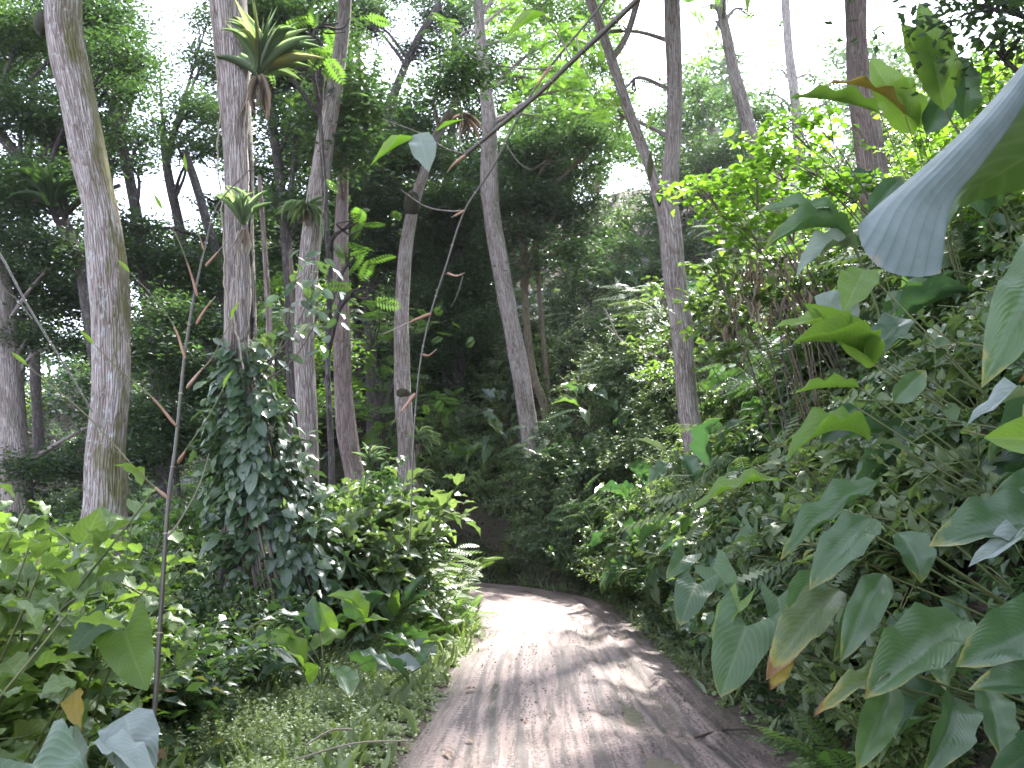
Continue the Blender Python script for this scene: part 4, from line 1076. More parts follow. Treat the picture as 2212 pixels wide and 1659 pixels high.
# ================================================================== plants whose leaves show one by one
def leafy(name, label, root, leaves, cat='plant', stalk=.006, k=.5):
    """root: ground point; leaves: (base px, py, d, tip px, py, d, width px, facing, template, material)"""
    root = np.asarray(root, float); o = thing(name, label, cat, root); s = Builder()
    for (bx, by, bd, tx, ty, td, w, face, tpl, mat) in leaves:
        B, Tp = at(bx, by, bd), at(tx, ty, td); L = np.linalg.norm(Tp - B); f = Builder()
        f.leaves(tpl, B, Tp - B, face, L, w / F * (bd + td) / 2 / L, U(.1, .9)); f.build('leaf', M[mat], o, root)
        mid = root * (1 - k) + B * k + np.array([0, 0, -.02 * np.linalg.norm(B - root)])
        s.tube(catmull([root - [0, 0, .1], mid, B], 8), np.linspace(stalk * 1.3, stalk * .7, 17), 6, r=U(.2, .7), cap=False)
    s.build('leaf_stalks', M['stem'], o, root)
    return o


def bank(yy, u):
    return side_point(yy, u)


def left(yy, u):
    return side_point(yy, u, False)


B_ = T_BR
cam, upc, up_ = (0, -1, .25), (0, -.6, .8), (0, -.15, 1)
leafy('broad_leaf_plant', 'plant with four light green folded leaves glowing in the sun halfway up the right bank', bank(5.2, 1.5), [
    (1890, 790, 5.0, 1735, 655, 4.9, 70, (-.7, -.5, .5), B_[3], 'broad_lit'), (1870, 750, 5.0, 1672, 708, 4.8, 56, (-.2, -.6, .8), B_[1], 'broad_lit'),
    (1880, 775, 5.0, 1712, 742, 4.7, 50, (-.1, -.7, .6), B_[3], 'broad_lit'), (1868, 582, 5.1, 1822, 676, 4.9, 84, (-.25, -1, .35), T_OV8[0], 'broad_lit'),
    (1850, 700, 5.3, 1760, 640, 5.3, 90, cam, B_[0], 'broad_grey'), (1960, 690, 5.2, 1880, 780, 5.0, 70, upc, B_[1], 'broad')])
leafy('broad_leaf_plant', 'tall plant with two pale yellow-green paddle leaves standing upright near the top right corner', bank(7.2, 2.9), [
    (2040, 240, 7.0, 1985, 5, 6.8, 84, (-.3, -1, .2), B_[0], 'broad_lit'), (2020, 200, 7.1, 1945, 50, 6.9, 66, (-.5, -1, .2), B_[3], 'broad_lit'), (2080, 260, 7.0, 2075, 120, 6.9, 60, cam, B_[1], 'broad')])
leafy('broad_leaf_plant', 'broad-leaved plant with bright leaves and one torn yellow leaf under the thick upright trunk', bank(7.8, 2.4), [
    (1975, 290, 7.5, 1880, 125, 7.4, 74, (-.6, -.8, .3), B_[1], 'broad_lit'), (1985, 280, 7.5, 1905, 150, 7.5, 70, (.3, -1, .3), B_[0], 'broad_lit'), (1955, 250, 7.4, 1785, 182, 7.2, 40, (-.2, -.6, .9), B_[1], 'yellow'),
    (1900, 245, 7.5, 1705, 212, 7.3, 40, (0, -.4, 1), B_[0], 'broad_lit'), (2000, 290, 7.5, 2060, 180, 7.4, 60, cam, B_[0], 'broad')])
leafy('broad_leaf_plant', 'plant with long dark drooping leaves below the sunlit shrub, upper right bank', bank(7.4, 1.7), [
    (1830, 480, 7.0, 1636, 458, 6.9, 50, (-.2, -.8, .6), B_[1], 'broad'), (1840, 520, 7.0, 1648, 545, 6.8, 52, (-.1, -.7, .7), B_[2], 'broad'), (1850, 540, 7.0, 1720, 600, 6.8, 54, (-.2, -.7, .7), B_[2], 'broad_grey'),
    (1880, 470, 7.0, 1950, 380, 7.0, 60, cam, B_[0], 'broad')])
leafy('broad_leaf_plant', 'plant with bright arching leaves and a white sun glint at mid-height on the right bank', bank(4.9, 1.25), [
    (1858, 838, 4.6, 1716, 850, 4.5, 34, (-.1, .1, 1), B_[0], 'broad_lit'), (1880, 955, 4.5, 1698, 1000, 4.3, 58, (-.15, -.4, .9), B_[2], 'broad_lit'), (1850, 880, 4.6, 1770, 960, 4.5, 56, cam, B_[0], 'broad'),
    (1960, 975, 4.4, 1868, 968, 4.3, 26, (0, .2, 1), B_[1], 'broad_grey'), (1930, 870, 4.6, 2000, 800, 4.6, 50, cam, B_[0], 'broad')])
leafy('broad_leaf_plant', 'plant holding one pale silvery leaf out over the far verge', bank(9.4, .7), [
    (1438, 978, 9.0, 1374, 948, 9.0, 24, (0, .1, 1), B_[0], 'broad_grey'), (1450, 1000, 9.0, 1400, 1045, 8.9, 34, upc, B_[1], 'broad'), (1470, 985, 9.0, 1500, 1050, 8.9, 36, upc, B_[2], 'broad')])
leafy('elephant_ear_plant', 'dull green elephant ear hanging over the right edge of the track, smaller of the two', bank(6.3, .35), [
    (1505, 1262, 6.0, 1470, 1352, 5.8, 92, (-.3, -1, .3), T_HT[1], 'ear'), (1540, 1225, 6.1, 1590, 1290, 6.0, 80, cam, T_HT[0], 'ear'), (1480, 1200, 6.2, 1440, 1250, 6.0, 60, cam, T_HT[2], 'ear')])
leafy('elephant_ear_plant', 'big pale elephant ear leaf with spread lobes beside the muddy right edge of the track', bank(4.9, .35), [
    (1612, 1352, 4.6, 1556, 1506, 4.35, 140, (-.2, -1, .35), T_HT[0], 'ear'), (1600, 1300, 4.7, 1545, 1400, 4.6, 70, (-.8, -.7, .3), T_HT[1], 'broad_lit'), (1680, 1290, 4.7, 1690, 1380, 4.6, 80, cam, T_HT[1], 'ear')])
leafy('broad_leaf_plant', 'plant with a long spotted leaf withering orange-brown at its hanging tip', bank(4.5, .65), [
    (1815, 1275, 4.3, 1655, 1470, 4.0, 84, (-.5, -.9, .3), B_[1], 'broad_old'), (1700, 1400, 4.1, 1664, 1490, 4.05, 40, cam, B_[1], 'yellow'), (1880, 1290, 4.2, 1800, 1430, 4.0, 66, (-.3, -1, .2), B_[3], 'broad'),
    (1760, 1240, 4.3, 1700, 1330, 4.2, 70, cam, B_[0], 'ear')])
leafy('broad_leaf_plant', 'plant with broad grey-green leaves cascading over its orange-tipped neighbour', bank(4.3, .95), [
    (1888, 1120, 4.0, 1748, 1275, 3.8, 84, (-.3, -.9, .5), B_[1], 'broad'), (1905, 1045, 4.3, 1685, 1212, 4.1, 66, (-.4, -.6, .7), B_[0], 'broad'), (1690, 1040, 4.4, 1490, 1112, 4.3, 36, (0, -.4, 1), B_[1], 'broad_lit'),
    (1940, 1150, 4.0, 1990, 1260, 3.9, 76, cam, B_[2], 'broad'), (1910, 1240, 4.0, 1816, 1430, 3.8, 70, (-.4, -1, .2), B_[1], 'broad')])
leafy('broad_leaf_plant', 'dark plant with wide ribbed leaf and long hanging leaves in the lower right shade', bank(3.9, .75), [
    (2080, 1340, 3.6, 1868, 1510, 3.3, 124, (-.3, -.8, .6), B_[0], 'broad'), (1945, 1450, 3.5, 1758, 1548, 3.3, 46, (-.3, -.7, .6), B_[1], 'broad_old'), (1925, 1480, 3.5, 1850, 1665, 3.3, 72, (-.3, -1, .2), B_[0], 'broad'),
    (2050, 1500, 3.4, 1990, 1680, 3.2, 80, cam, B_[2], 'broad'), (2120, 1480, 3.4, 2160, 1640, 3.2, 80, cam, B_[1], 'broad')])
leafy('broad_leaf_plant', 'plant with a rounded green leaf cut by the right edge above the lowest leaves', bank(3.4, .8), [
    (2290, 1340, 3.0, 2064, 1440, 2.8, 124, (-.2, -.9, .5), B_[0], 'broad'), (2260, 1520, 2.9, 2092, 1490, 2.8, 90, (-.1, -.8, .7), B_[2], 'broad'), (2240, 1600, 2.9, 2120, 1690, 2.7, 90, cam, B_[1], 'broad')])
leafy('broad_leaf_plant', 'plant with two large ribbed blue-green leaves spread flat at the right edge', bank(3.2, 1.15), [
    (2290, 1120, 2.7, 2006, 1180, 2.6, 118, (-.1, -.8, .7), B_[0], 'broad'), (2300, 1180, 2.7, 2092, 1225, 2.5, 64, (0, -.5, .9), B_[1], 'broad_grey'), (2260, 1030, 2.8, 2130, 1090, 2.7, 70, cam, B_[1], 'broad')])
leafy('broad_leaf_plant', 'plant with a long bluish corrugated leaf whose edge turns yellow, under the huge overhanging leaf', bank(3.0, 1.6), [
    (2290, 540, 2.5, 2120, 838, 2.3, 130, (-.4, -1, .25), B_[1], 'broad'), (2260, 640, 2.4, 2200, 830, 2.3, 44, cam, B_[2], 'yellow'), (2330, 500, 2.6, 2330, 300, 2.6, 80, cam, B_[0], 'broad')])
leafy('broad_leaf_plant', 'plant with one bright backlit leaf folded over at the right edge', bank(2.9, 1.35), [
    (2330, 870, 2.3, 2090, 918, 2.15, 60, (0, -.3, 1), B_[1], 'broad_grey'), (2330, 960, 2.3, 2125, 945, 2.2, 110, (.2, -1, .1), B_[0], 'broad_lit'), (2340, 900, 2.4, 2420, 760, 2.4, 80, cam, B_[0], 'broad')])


def giant_leaf():
    """one leaf folded along its midrib, the pale half turned to the camera and the green half seen from beneath"""
    g = bank(2.4, 1.2)
    o = thing('giant_leaf_plant', 'huge folded blue-grey leaf reaching in from the right over everything else', 'plant', g); org = np.array(o.location)
    lft = [(2330, -20, 2.35), (2212, 135, 2.3), (2100, 262, 2.25), (1985, 368, 2.2), (1900, 440, 2.15), (1854, 484, 2.1)]
    mid = [(2352, -10, 2.25), (2244, 168, 2.22), (2186, 268, 2.2), (2116, 362, 2.18), (2056, 444, 2.14), (2032, 590, 2.07)]
    rgt = [(2480, 120, 2.5), (2420, 260, 2.5), (2340, 360, 2.46), (2212, 408, 2.4), (2110, 434, 2.3), (2044, 470, 2.12)]
    A, B, C = [catmull([at(*p) for p in l], 7) for l in (lft, mid, rgt)]
    for name, X, Y, mat in (('pale_half', A, B, 'giant'), ('green_half', B[:-4], C[:-4], 'broad_lit2')):
        n, m = len(X), 25; b = Builder(); us = np.linspace(0, 1, m); vs_ = np.linspace(0, 1, n)
        V = X[:, None] * (1 - us)[None, :, None] + Y[:, None] * us[None, :, None] + np.sin(us * PI)[None, :, None] * np.array([-.01, -.035, .012])
        if name == 'pale_half':
            V = V + (vs_ ** 6)[:, None, None] * (np.sin(us * PI) ** .8)[None, :, None] * (at(1902, 600, 2.08) - at(1943, 537, 2.08))
            V = V + (.0028 * np.abs(np.sin(us * PI * 7))[None, :, None] * (vs_ ** .5)[:, None, None]) * np.array([-.5, -1, .3])
        else:
            V = V + (.003 * np.sin(vs_ * 2 * PI * 8 + 1)[:, None, None] * np.sin(us * PI)[None, :, None]) * np.array([0, -1, .3])
        i = np.arange(n - 1)[:, None] * m; j = np.arange(m - 1)[None]
        Fc = np.stack([i + j, i + j + 1, i + m + j + 1, i + m + j], -1).reshape(-1, 4)
        uv = np.stack([np.repeat(us[None], n, 0), np.repeat(vs_[:, None], m, 1)], -1).reshape(-1, 2)
        b.add(V.reshape(-1, 3), Fc, uv, .5); b.build(name, M[mat], o, org)
    s = Builder(); s.tube(catmull([org - [0, 0, .1], org + [.25, .1, 1.4], A[0] + [.3, .1, .1], A[0]], 8), np.linspace(.016, .01, 25), 8, r=.4); s.build('leaf_stalk', M['stem'], o, org)


M['broad_lit2'] = leaf_mat('leaf_underside', [(0, (.032, .062, .012)), (1, (.04, .075, .014))], rough=.5, tf=.2, veins=(9, .1, .15, .05), backf=.1, spots=(30, .71, (.2, .14, .03)), patch=.3)
gm, nt = mat_new('giant_pale_leaf')
uvn = nd(nt, 'ShaderNodeSeparateXYZ', {0: nd(nt, 'ShaderNodeUVMap', uv_map='UVMap').outputs[0]})
oc = nd(nt, 'ShaderNodeTexCoord').outputs['Object']
wu = mth(nt, 'ADD', mth(nt, 'POWER', uvn.outputs[0], 1.25), mth(nt, 'MULTIPLY', mth(nt, 'SUBTRACT', noise(nt, scalev(nt, oc, (3, 3, 3)), 1.0, 2), .5), .12))
gw = mth(nt, 'ABSOLUTE', mth(nt, 'SINE', mth(nt, 'MULTIPLY', wu, PI * 7)))
gf = mth(nt, 'SINE', mth(nt, 'MULTIPLY', wu, PI * 96))
gc = ramp(nt, gw, [(.0, (.058, .082, .076)), (.16, (.098, .130, .126)), (1, (.116, .148, .144))])
gc = mixc(nt, .8, gc, ramp(nt, noise(nt, scalev(nt, oc, (9, 9, 9)), 1.0, 5, .65), [(.3, (.62, .70, .64)), (.7, (1.25, 1.22, 1.2))]), 'MULTIPLY')
gc = mixc(nt, nd(nt, 'ShaderNodeMapRange', {'Value': noise(nt, oc, 45, 3), 'From Min': .66, 'From Max': .72, 'To Max': .55}).outputs[0], gc, (.12, .10, .06))
gc = mixc(nt, nd(nt, 'ShaderNodeMapRange', {'Value': mth(nt, 'ADD', uvn.outputs[1], mth(nt, 'MULTIPLY', noise(nt, oc, 22, 3), .12)), 'From Min': 1.05, 'From Max': 1.09, 'To Max': .7}).outputs[0], gc, (.25, .19, .12))
gp = nd(nt, 'ShaderNodeBsdfPrincipled', {'Base Color': gc, 'Roughness': .58, 'Specular IOR Level': .3, 'Normal': nd(nt, 'ShaderNodeBump', {'Height': mth(nt, 'ADD', gw, mth(nt, 'MULTIPLY', gf, .12)), 'Strength': .12, 'Distance': .004}).outputs[0]})
gt = nd(nt, 'ShaderNodeBsdfTranslucent', {'Color': (.10, .16, .06, 1)}); nd(nt, 'ShaderNodeOutputMaterial', {'Surface': nd(nt, 'ShaderNodeMixShader', {0: .15, 1: gp.outputs[0], 2: gt.outputs[0]}).outputs[0]})
M['giant'] = gm
giant_leaf()

# left foreground
leafy('elephant_ear_plant', 'large rounded dark leaf filling the bottom left corner', left(2.6, 1.0), [
    (70, 1650, 2.0, 165, 1790, 1.8, 190, (.1, -.6, .8), T_HT[0], 'ear'), (-80, 1560, 2.1, -60, 1700, 1.9, 170, upc, T_HT[1], 'ear'), (140, 1600, 2.3, 200, 1700, 2.1, 90, (.1, -.9, .4), T_OV8[1], 'shrub_dark')])
leafy('broad_leaf_plant', 'plant with pale grey drooping leaves at the bottom edge beside the bamboo stem', left(3.2, .75), [
    (270, 1545, 2.7, 322, 1700, 2.5, 108, (.1, -.8, .6), B_[1], 'broad_grey'), (195, 1610, 2.6, 340, 1690, 2.45, 60, (.1, -.4, .9), B_[1], 'broad_grey')])
leafy('elephant_ear_plant', 'backlit yellow-green leaf with dark veins glowing behind the left bamboo stem', left(4.2, 1.4), [
    (268, 1362, 3.9, 318, 1492, 3.75, 128, (.25, -1, .15), T_HT[0], 'broad_lit'), (230, 1340, 3.9, 150, 1420, 3.8, 90, upc, T_HT[1], 'ear')])
leafy('withered_leaf_shoot', 'shoot with one leaf turning orange-yellow low in the left shrubs', left(3.7, 1.5), [
    (165, 1490, 3.2, 176, 1580, 3.1, 44, cam, T_OV8[1], 'yellow'), (160, 1470, 3.2, 90, 1500, 3.1, 60, upc, T_OV8[0], 'shrub_bright')])
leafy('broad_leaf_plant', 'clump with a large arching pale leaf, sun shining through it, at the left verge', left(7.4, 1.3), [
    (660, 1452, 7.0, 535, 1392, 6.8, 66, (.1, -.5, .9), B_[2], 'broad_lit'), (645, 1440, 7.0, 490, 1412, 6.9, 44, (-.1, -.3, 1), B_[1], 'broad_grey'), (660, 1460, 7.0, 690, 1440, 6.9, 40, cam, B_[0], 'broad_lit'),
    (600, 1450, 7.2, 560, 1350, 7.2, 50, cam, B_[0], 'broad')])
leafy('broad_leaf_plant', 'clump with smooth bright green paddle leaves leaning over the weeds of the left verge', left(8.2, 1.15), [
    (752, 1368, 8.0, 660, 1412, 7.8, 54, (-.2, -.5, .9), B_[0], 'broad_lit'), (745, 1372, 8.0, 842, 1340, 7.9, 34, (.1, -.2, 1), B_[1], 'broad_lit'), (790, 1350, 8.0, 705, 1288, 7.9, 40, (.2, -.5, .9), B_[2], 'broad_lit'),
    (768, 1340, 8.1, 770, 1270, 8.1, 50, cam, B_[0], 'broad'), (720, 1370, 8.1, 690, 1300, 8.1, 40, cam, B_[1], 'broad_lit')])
leafy('broad_leaf_plant', 'knee-high plant with several oblong leaves on dark stalks by the bend', left(9.6, .75), [
    (852, 1330, 9.3, 860, 1270, 9.2, 30, upc, B_[0], 'broad_lit'), (880, 1320, 9.3, 960, 1345, 9.2, 30, (.1, -.2, 1), B_[1], 'broad'), (860, 1320, 9.4, 940, 1280, 9.3, 30, (.1, -.3, 1), B_[0], 'broad'),
    (850, 1340, 9.3, 800, 1300, 9.2, 36, upc, B_[1], 'broad'), (900, 1400, 9.0, 1000, 1390, 8.9, 26, (.1, -.3, 1), B_[1], 'broad_lit'), (890, 1390, 9.0, 945, 1415, 8.9, 36, upc, B_[0], 'broad_grey'), (870, 1310, 9.4, 920, 1240, 9.4, 26, upc, B_[0], 'broad')])
leafy('torn_banana_leaf_plant', 'low plant with one pale leaf torn into square pieces above the weeds', left(7.9, .55), [
    (912, 1440, 7.6, 812, 1444, 7.5, 44, (0, -.6, .8), B_[0], 'broad_grey'), (905, 1436, 7.6, 930, 1400, 7.6, 30, upc, B_[0], 'broad')])

# ================================================================== the sunlit shrubs on the right bank
def lit_shrub(label, blobs, d, rootp, mat='shrub_lit', L=(.10, .16), lai=2.5, tpls=None, Wf=.55):
    root = thing('sunlit_shrub', label, 'shrub', rootp); rp = np.asarray(rootp, float); b = Builder(); s = Builder()
    bl = px_blobs(blobs, d); clumps(b, bl, tpls or T_OV[:2], L=L, Wf=Wf, lai=lai, per=10, spread=.14, zdir=(-.7, .15), tilt=.35)
    for c, r in bl:
        mid = (rp + c) / 2 + np.array([U(-.1, .2), 0, .35]); q = catmull([rp - [0, 0, .1], mid, c], 8); s.tube(q, np.linspace(.012, .004, len(q)), 5, r=U(.0, .5), cap=False)
        for _ in range(5):
            e = c + rand_dir(1)[0] * r; s.tube(catmull([q[-4], (q[-4] + e) / 2 + [0, 0, .05], e], 4), np.linspace(.008, .003, 9), 4, r=U(.2, .8), cap=False)
    b.build('foliage', M[mat], root, rp); s.build('branches', M['twig'], root, rp)


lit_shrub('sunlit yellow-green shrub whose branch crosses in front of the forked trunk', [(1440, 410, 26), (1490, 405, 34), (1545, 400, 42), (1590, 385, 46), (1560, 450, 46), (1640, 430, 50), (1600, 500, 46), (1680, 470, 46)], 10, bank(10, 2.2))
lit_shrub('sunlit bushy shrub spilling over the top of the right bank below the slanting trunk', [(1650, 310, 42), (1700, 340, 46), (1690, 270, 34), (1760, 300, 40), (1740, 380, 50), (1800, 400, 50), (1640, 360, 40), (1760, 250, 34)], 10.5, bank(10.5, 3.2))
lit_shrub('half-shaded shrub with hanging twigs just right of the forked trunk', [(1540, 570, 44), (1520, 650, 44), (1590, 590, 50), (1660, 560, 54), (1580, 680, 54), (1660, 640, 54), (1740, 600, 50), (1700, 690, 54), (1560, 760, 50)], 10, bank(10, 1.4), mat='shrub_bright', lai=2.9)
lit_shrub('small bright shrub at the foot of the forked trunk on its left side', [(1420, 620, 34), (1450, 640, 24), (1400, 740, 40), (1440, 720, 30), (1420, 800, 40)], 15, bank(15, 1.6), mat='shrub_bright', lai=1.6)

# brown dead fronds under it
hd = thing('dead_hanging_fronds', 'brown dead fronds hanging in a curtain under the half-shaded shrub', 'dead foliage', bank(9.6, 1.6)); hb = Builder(); org = np.array(hd.location)
for px, py in ((1610, 560), (1650, 590), (1690, 570), (1730, 550), (1590, 640), (1640, 660), (1690, 650), (1560, 700), (1750, 620), (1620, 720)):
    m = 16; P = at(px, py, 9.5) + rng.normal(0, 1, (m, 3)) * np.array([.12, .1, .05]); hb.leaves(T_LA[1], P, np.array([0, 0, -1]) + rng.normal(0, .12, (m, 3)), rand_dir(m), U(.16, .30, m), .06, U(0, .6, m))
    q = catmull([org, (org + P[0]) / 2 + [0, 0, .5], P[0] + [0, 0, .05]], 5); hb.tube(q, .006, 4, r=.1, cap=False)
hb.build('fronds', M['dry'], hd, org)

# ================================================================== planted by the dozen
def where_right(p):
    x, y = to_px(p)
    lane = 'at the foot of' if p[2] < .55 else ('low on' if p[2] < 1.7 else ('halfway up' if p[2] < 3.4 else 'high on'))
    dep = 'near right bank' if p[1] < 6.5 else ('right bank before the fork' if p[1] < 11.5 else 'right bank by the forked tree')
    return lane + ' the ' + dep


def rb(y0, y1, u0, u1):
    def g():
        k = k_of_s(S0 + U(y0, y1)); return side_k(k, U(u0, u1))
    return g


def hill(s0, s1, u0, u1):
    def g():
        k = k_of_s(S0 + U(s0, s1)); return side_k(k, u0 + (u1 - u0) * U(0, 1) ** .8)
    return g


def lb(y0, y1, u0, u1):
    def g():
        k = k_of_s(S0 + U(y0, y1)); return side_k(k, U(u0, u1), False)
    return g


rp_broad = [mk_broad(1.0, 9), mk_broad(1.15, 11, L=(.45, .8)), mk_broad(.8, 8, up=.45, Wf=.48), mk_broad(1.3, 10, up=.75, L=(.5, .8), Wf=.36)]
scatter(rp_broad, spaced(rb(3.4, 16.5, .5, 5.5), 78, .48), lambda p: 'broad-leaved dark green plant ' + where_right(p), 'broad-leaved plants on the right bank', (.6, 1.0))
rp_shr = [mk_shrub('leafy_shrub', 'shrub_dark', 1.2, .8, 11, 28, (.08, .14), .55, twigs=3), mk_shrub('leafy_shrub', 'shrub_dark', .9, .7, 11, 30, (.05, .09), .55, twigs=3), mk_shrub('leafy_shrub', 'shrub_grey', 1.3, .9, 10, 24, (.11, .19), .58, twigs=3),
          mk_shrub('leafy_shrub', 'shrub_bright', 1.0, .7, 10, 26, (.06, .11), .55, twigs=3)]
scatter(rp_shr, spaced(rb(3.4, 17, .15, 6.2), 130, .42), lambda p: 'small-leaved shrub ' + where_right(p), 'small-leaved shrubs on the right bank', (.7, 1.2))
scatter(rp_shr, spaced(rb(3.2, 7.0, 1.0, 3.6), 30, .35), lambda p: 'small-leaved shrub ' + where_right(p), 'small-leaved shrubs on the right bank', (.7, 1.15))
rp_mid = [mk_shrub('big_leaf_shrub', 'shrub_grey', 1.1, .7, 8, 12, (.15, .26), .6, T_OV8, twigs=2, petiole=.1), mk_shrub('big_leaf_shrub', 'broad', 1.0, .7, 9, 14, (.10, .19), .55, T_OV8 + T_LA, twigs=2, petiole=.1)]
scatter(rp_mid, spaced(rb(3.3, 11, .3, 3.2), 40, .45), lambda p: 'shrub with hand-sized leaves ' + where_right(p), 'large-leaved shrubs on the right bank', (.7, 1.15))
rp_tall = [mk_shrub('tall_shrub', 'shrub_lit', 2.0, 1.1, 12, 34, (.08, .14), .52, twigs=4), mk_shrub('tall_shrub', 'shrub_bright', 1.8, 1.1, 12, 34, (.08, .15), .52, twigs=4)]
scatter(rp_tall, spaced(rb(8, 16, 3.4, 7.5), 24, .7), lambda p: 'tall light green shrub ' + where_right(p), 'tall light green shrubs along the top of the right bank', (.8, 1.3))
rp_pin = [mk_pinnate(1.5), mk_pinnate(1.1, 6, 'shrub_grey')]
scatter(rp_pin, spaced(rb(6, 15.5, .5, 4.0), 18, .7), lambda p: 'feathery-leaved shrub ' + where_right(p), 'compound-leaved shrubs on the right bank', (.8, 1.3))
rp_fern = [mk_fern(.8), mk_fern(.6, 9)]
scatter(rp_fern, spaced(rb(3.2, 15, .1, 3.0), 20, .5), lambda p: 'green fern ' + where_right(p), 'ferns on the right bank', (.6, 1.0))
rp_lan = [mk_shrub('lance_leaf_shrub', 'shrub_bright', 1.1, .7, 7, 18, (.10, .16), .26, T_LA, twigs=2), mk_shrub('lance_leaf_shrub', 'shrub_dark', 1.0, .7, 7, 18, (.10, .16), .3, T_LA, twigs=2)]
scatter(rp_lan, spaced(rb(3.6, 9, .9, 3.2), 12, .5), lambda p: 'twiggy narrow-leaved shrub ' + where_right(p), 'narrow-leaved shrubs on the right bank', (.8, 1.2))
rp_ear = [mk_ear(.9), mk_ear(.7, 6)]
scatter(rp_ear, spaced(rb(4.5, 12, .25, 1.6), 9, .8), lambda p: 'elephant ear plant ' + where_right(p), 'elephant ear plants on the right bank', (.7, 1.0))


def where_hill(p):
    x, y = to_px(p)
    lane = 'at the foot of' if p[2] < 1.2 else ('low on' if p[2] < 3.6 else ('halfway up' if p[2] < 7 else 'high on'))
    side = 'left of the leaning trunk' if x < 1080 else ('between leaning and forked trees' if x < 1450 else 'right of the forked tree')
    return lane + ' the far slope ' + side


def share_hill(pref, protos, gen, n, dm, grp, sc):
    scatter(protos, [p for p in spaced(gen, n, dm)], lambda p: pref + where_hill(p), grp, sc)


hb_ = [mk_broad(1.2, 13, L=(.28, .48)), mk_broad(1.4, 14, up=.7, L=(.3, .5)), mk_broad(1.3, 12, mat='broad_grey', L=(.3, .5))]
share_hill('big-leaved plant ', hb_, hill(18, 30, 1.6, 15), 60, .9, 'big-leaved plants on the shaded slope', (.8, 1.25))
hs_ = [mk_shrub('hillside_bush', 'shrub_dark', 1.6, 1.1, 12, 30, (.08, .14), .55, twigs=3), mk_shrub('hillside_bush', 'shrub_grey', 1.4, 1.0, 12, 28, (.09, .16), .55, twigs=3), mk_shrub('hillside_bush', 'shrub_bright', 1.5, 1.0, 11, 28, (.08, .13), .5, twigs=3)]
share_hill('bushy shrub ', hs_, hill(15.5, 36, .3, 12), 90, .8, 'bushy shrubs on the shaded slope', (.8, 1.35))
share_hill('bushy shrub ', hs_, hill(14, 36, 10, 22), 60, 1.1, 'bushy shrubs on the shaded slope', (1.2, 2.2))
share_hill('bushy shrub ', hs_, hill(17.5, 25, 1.4, 7), 36, .6, 'bushy shrubs on the shaded slope', (.7, 1.1))
def ground_seen(px, py):
    r = ray(px, py); t = np.arange(9, 60, .15); P = np.array([0, 0, CAMZ]) + t[:, None] * r; k = np.argmax(P[:, 2] < H(P[:, 0], P[:, 1])); return np.array([P[k, 0], P[k, 1], h1(P[k, 0], P[k, 1])])


scatter(hs_, [ground_seen(U(1180, 1470), U(780, 1070)) for _ in range(44)] + [ground_seen(U(930, 1110), U(820, 1090)) for _ in range(18)] + [ground_seen(U(1190, 1440), U(540, 780)) for _ in range(34)], lambda p: 'bushy shrub ' + where_hill(p), 'bushy shrubs on the shaded slope', (.6, .95))
hp_ = [mk_pinnate(2.2, 6, 'shrub_grey', (.5, .8)), mk_pinnate(1.8, 6, 'shrub_dark', (.5, .8))]
share_hill('feathery shrub ', hp_, hill(16, 30, .6, 9), 30, 1.0, 'compound-leaved shrubs on the shaded slope', (.8, 1.3))
hf_ = [mk_fern(1.3, 13, name='tree_fern'), mk_fern(1.0, 12)]
share_hill('fern ', hf_, hill(16, 32, .3, 12), 26, .9, 'ferns on the shaded slope', (.8, 1.3))


bf_ = [mk_shrub('roadside_bush', 'shrub_bright', 1.3, .9, 12, 30, (.07, .12), .5, twigs=3), mk_shrub('roadside_bush', 'shrub_grey', 1.5, .9, 12, 28, (.08, .14), .55, twigs=3), mk_shrub('roadside_bush', 'shrub_dark', 1.4, .9, 12, 30, (.07, .12), .5, twigs=3)]
scatter(bf_, spaced(rb(14, 27, .15, 1.7), 46, .5), lambda p: 'low bushy shrub lining the outside of the bend ' + ('before' if p[0] > .9 else 'behind') + ' its far corner', 'shrubs lining the outside of the bend', (.75, 1.2))


def where_left(p):
    x, y = to_px(p)
    dep = 'in the left foreground' if p[1] < 5.2 else ('before the mossy tree' if p[1] < 8.6 else ('among the left trunks' if p[1] < 14 else 'inside the bend behind the left trunks'))
    lane = ', near the verge' if p[0] > -2.0 else (', away from the track' if p[0] < -3.8 else '')
    return dep + lane


ln_ = [mk_shrub('nettle_shrub', 'shrub_bright', 2.1, 1.0, 10, 19, (.15, .26), .66, T_OV8, twigs=2, petiole=.1), mk_shrub('nettle_shrub', 'shrub_bright', 1.8, .95, 9, 17, (.15, .26), .7, T_OV8, twigs=2, petiole=.1),
       mk_shrub('nettle_shrub', 'shrub_bright', 1.3, .8, 8, 14, (.10, .17), .66, T_OV8, twigs=2, petiole=.1)]
_np = [(-2.0, 3.5), (-2.45, 4.2), (-2.4, 5.0), (-2.7, 5.3), (-3.2, 5.9), (-2.5, 6.2), (-3.0, 4.7), (-3.1, 6.9), (-3.8, 6.8), (-3.6, 5.4), (-4.5, 7.5), (-2.0, 2.9), (-2.75, 4.35), (-3.3, 4.9), (-2.25, 3.75), (-2.8, 3.75), (-2.5, 4.7), (-3.7, 6.1), (-3.6, 8.0), (-3.95, 8.4), (-3.2, 7.5)]
scatter(ln_, [np.array([x, y, h1(x, y)]) for x, y in _np], lambda p: 'bright toothed-leaved shrub ' + where_left(p), 'bright broad-leaved shrubs on the left', (.85, 1.1))
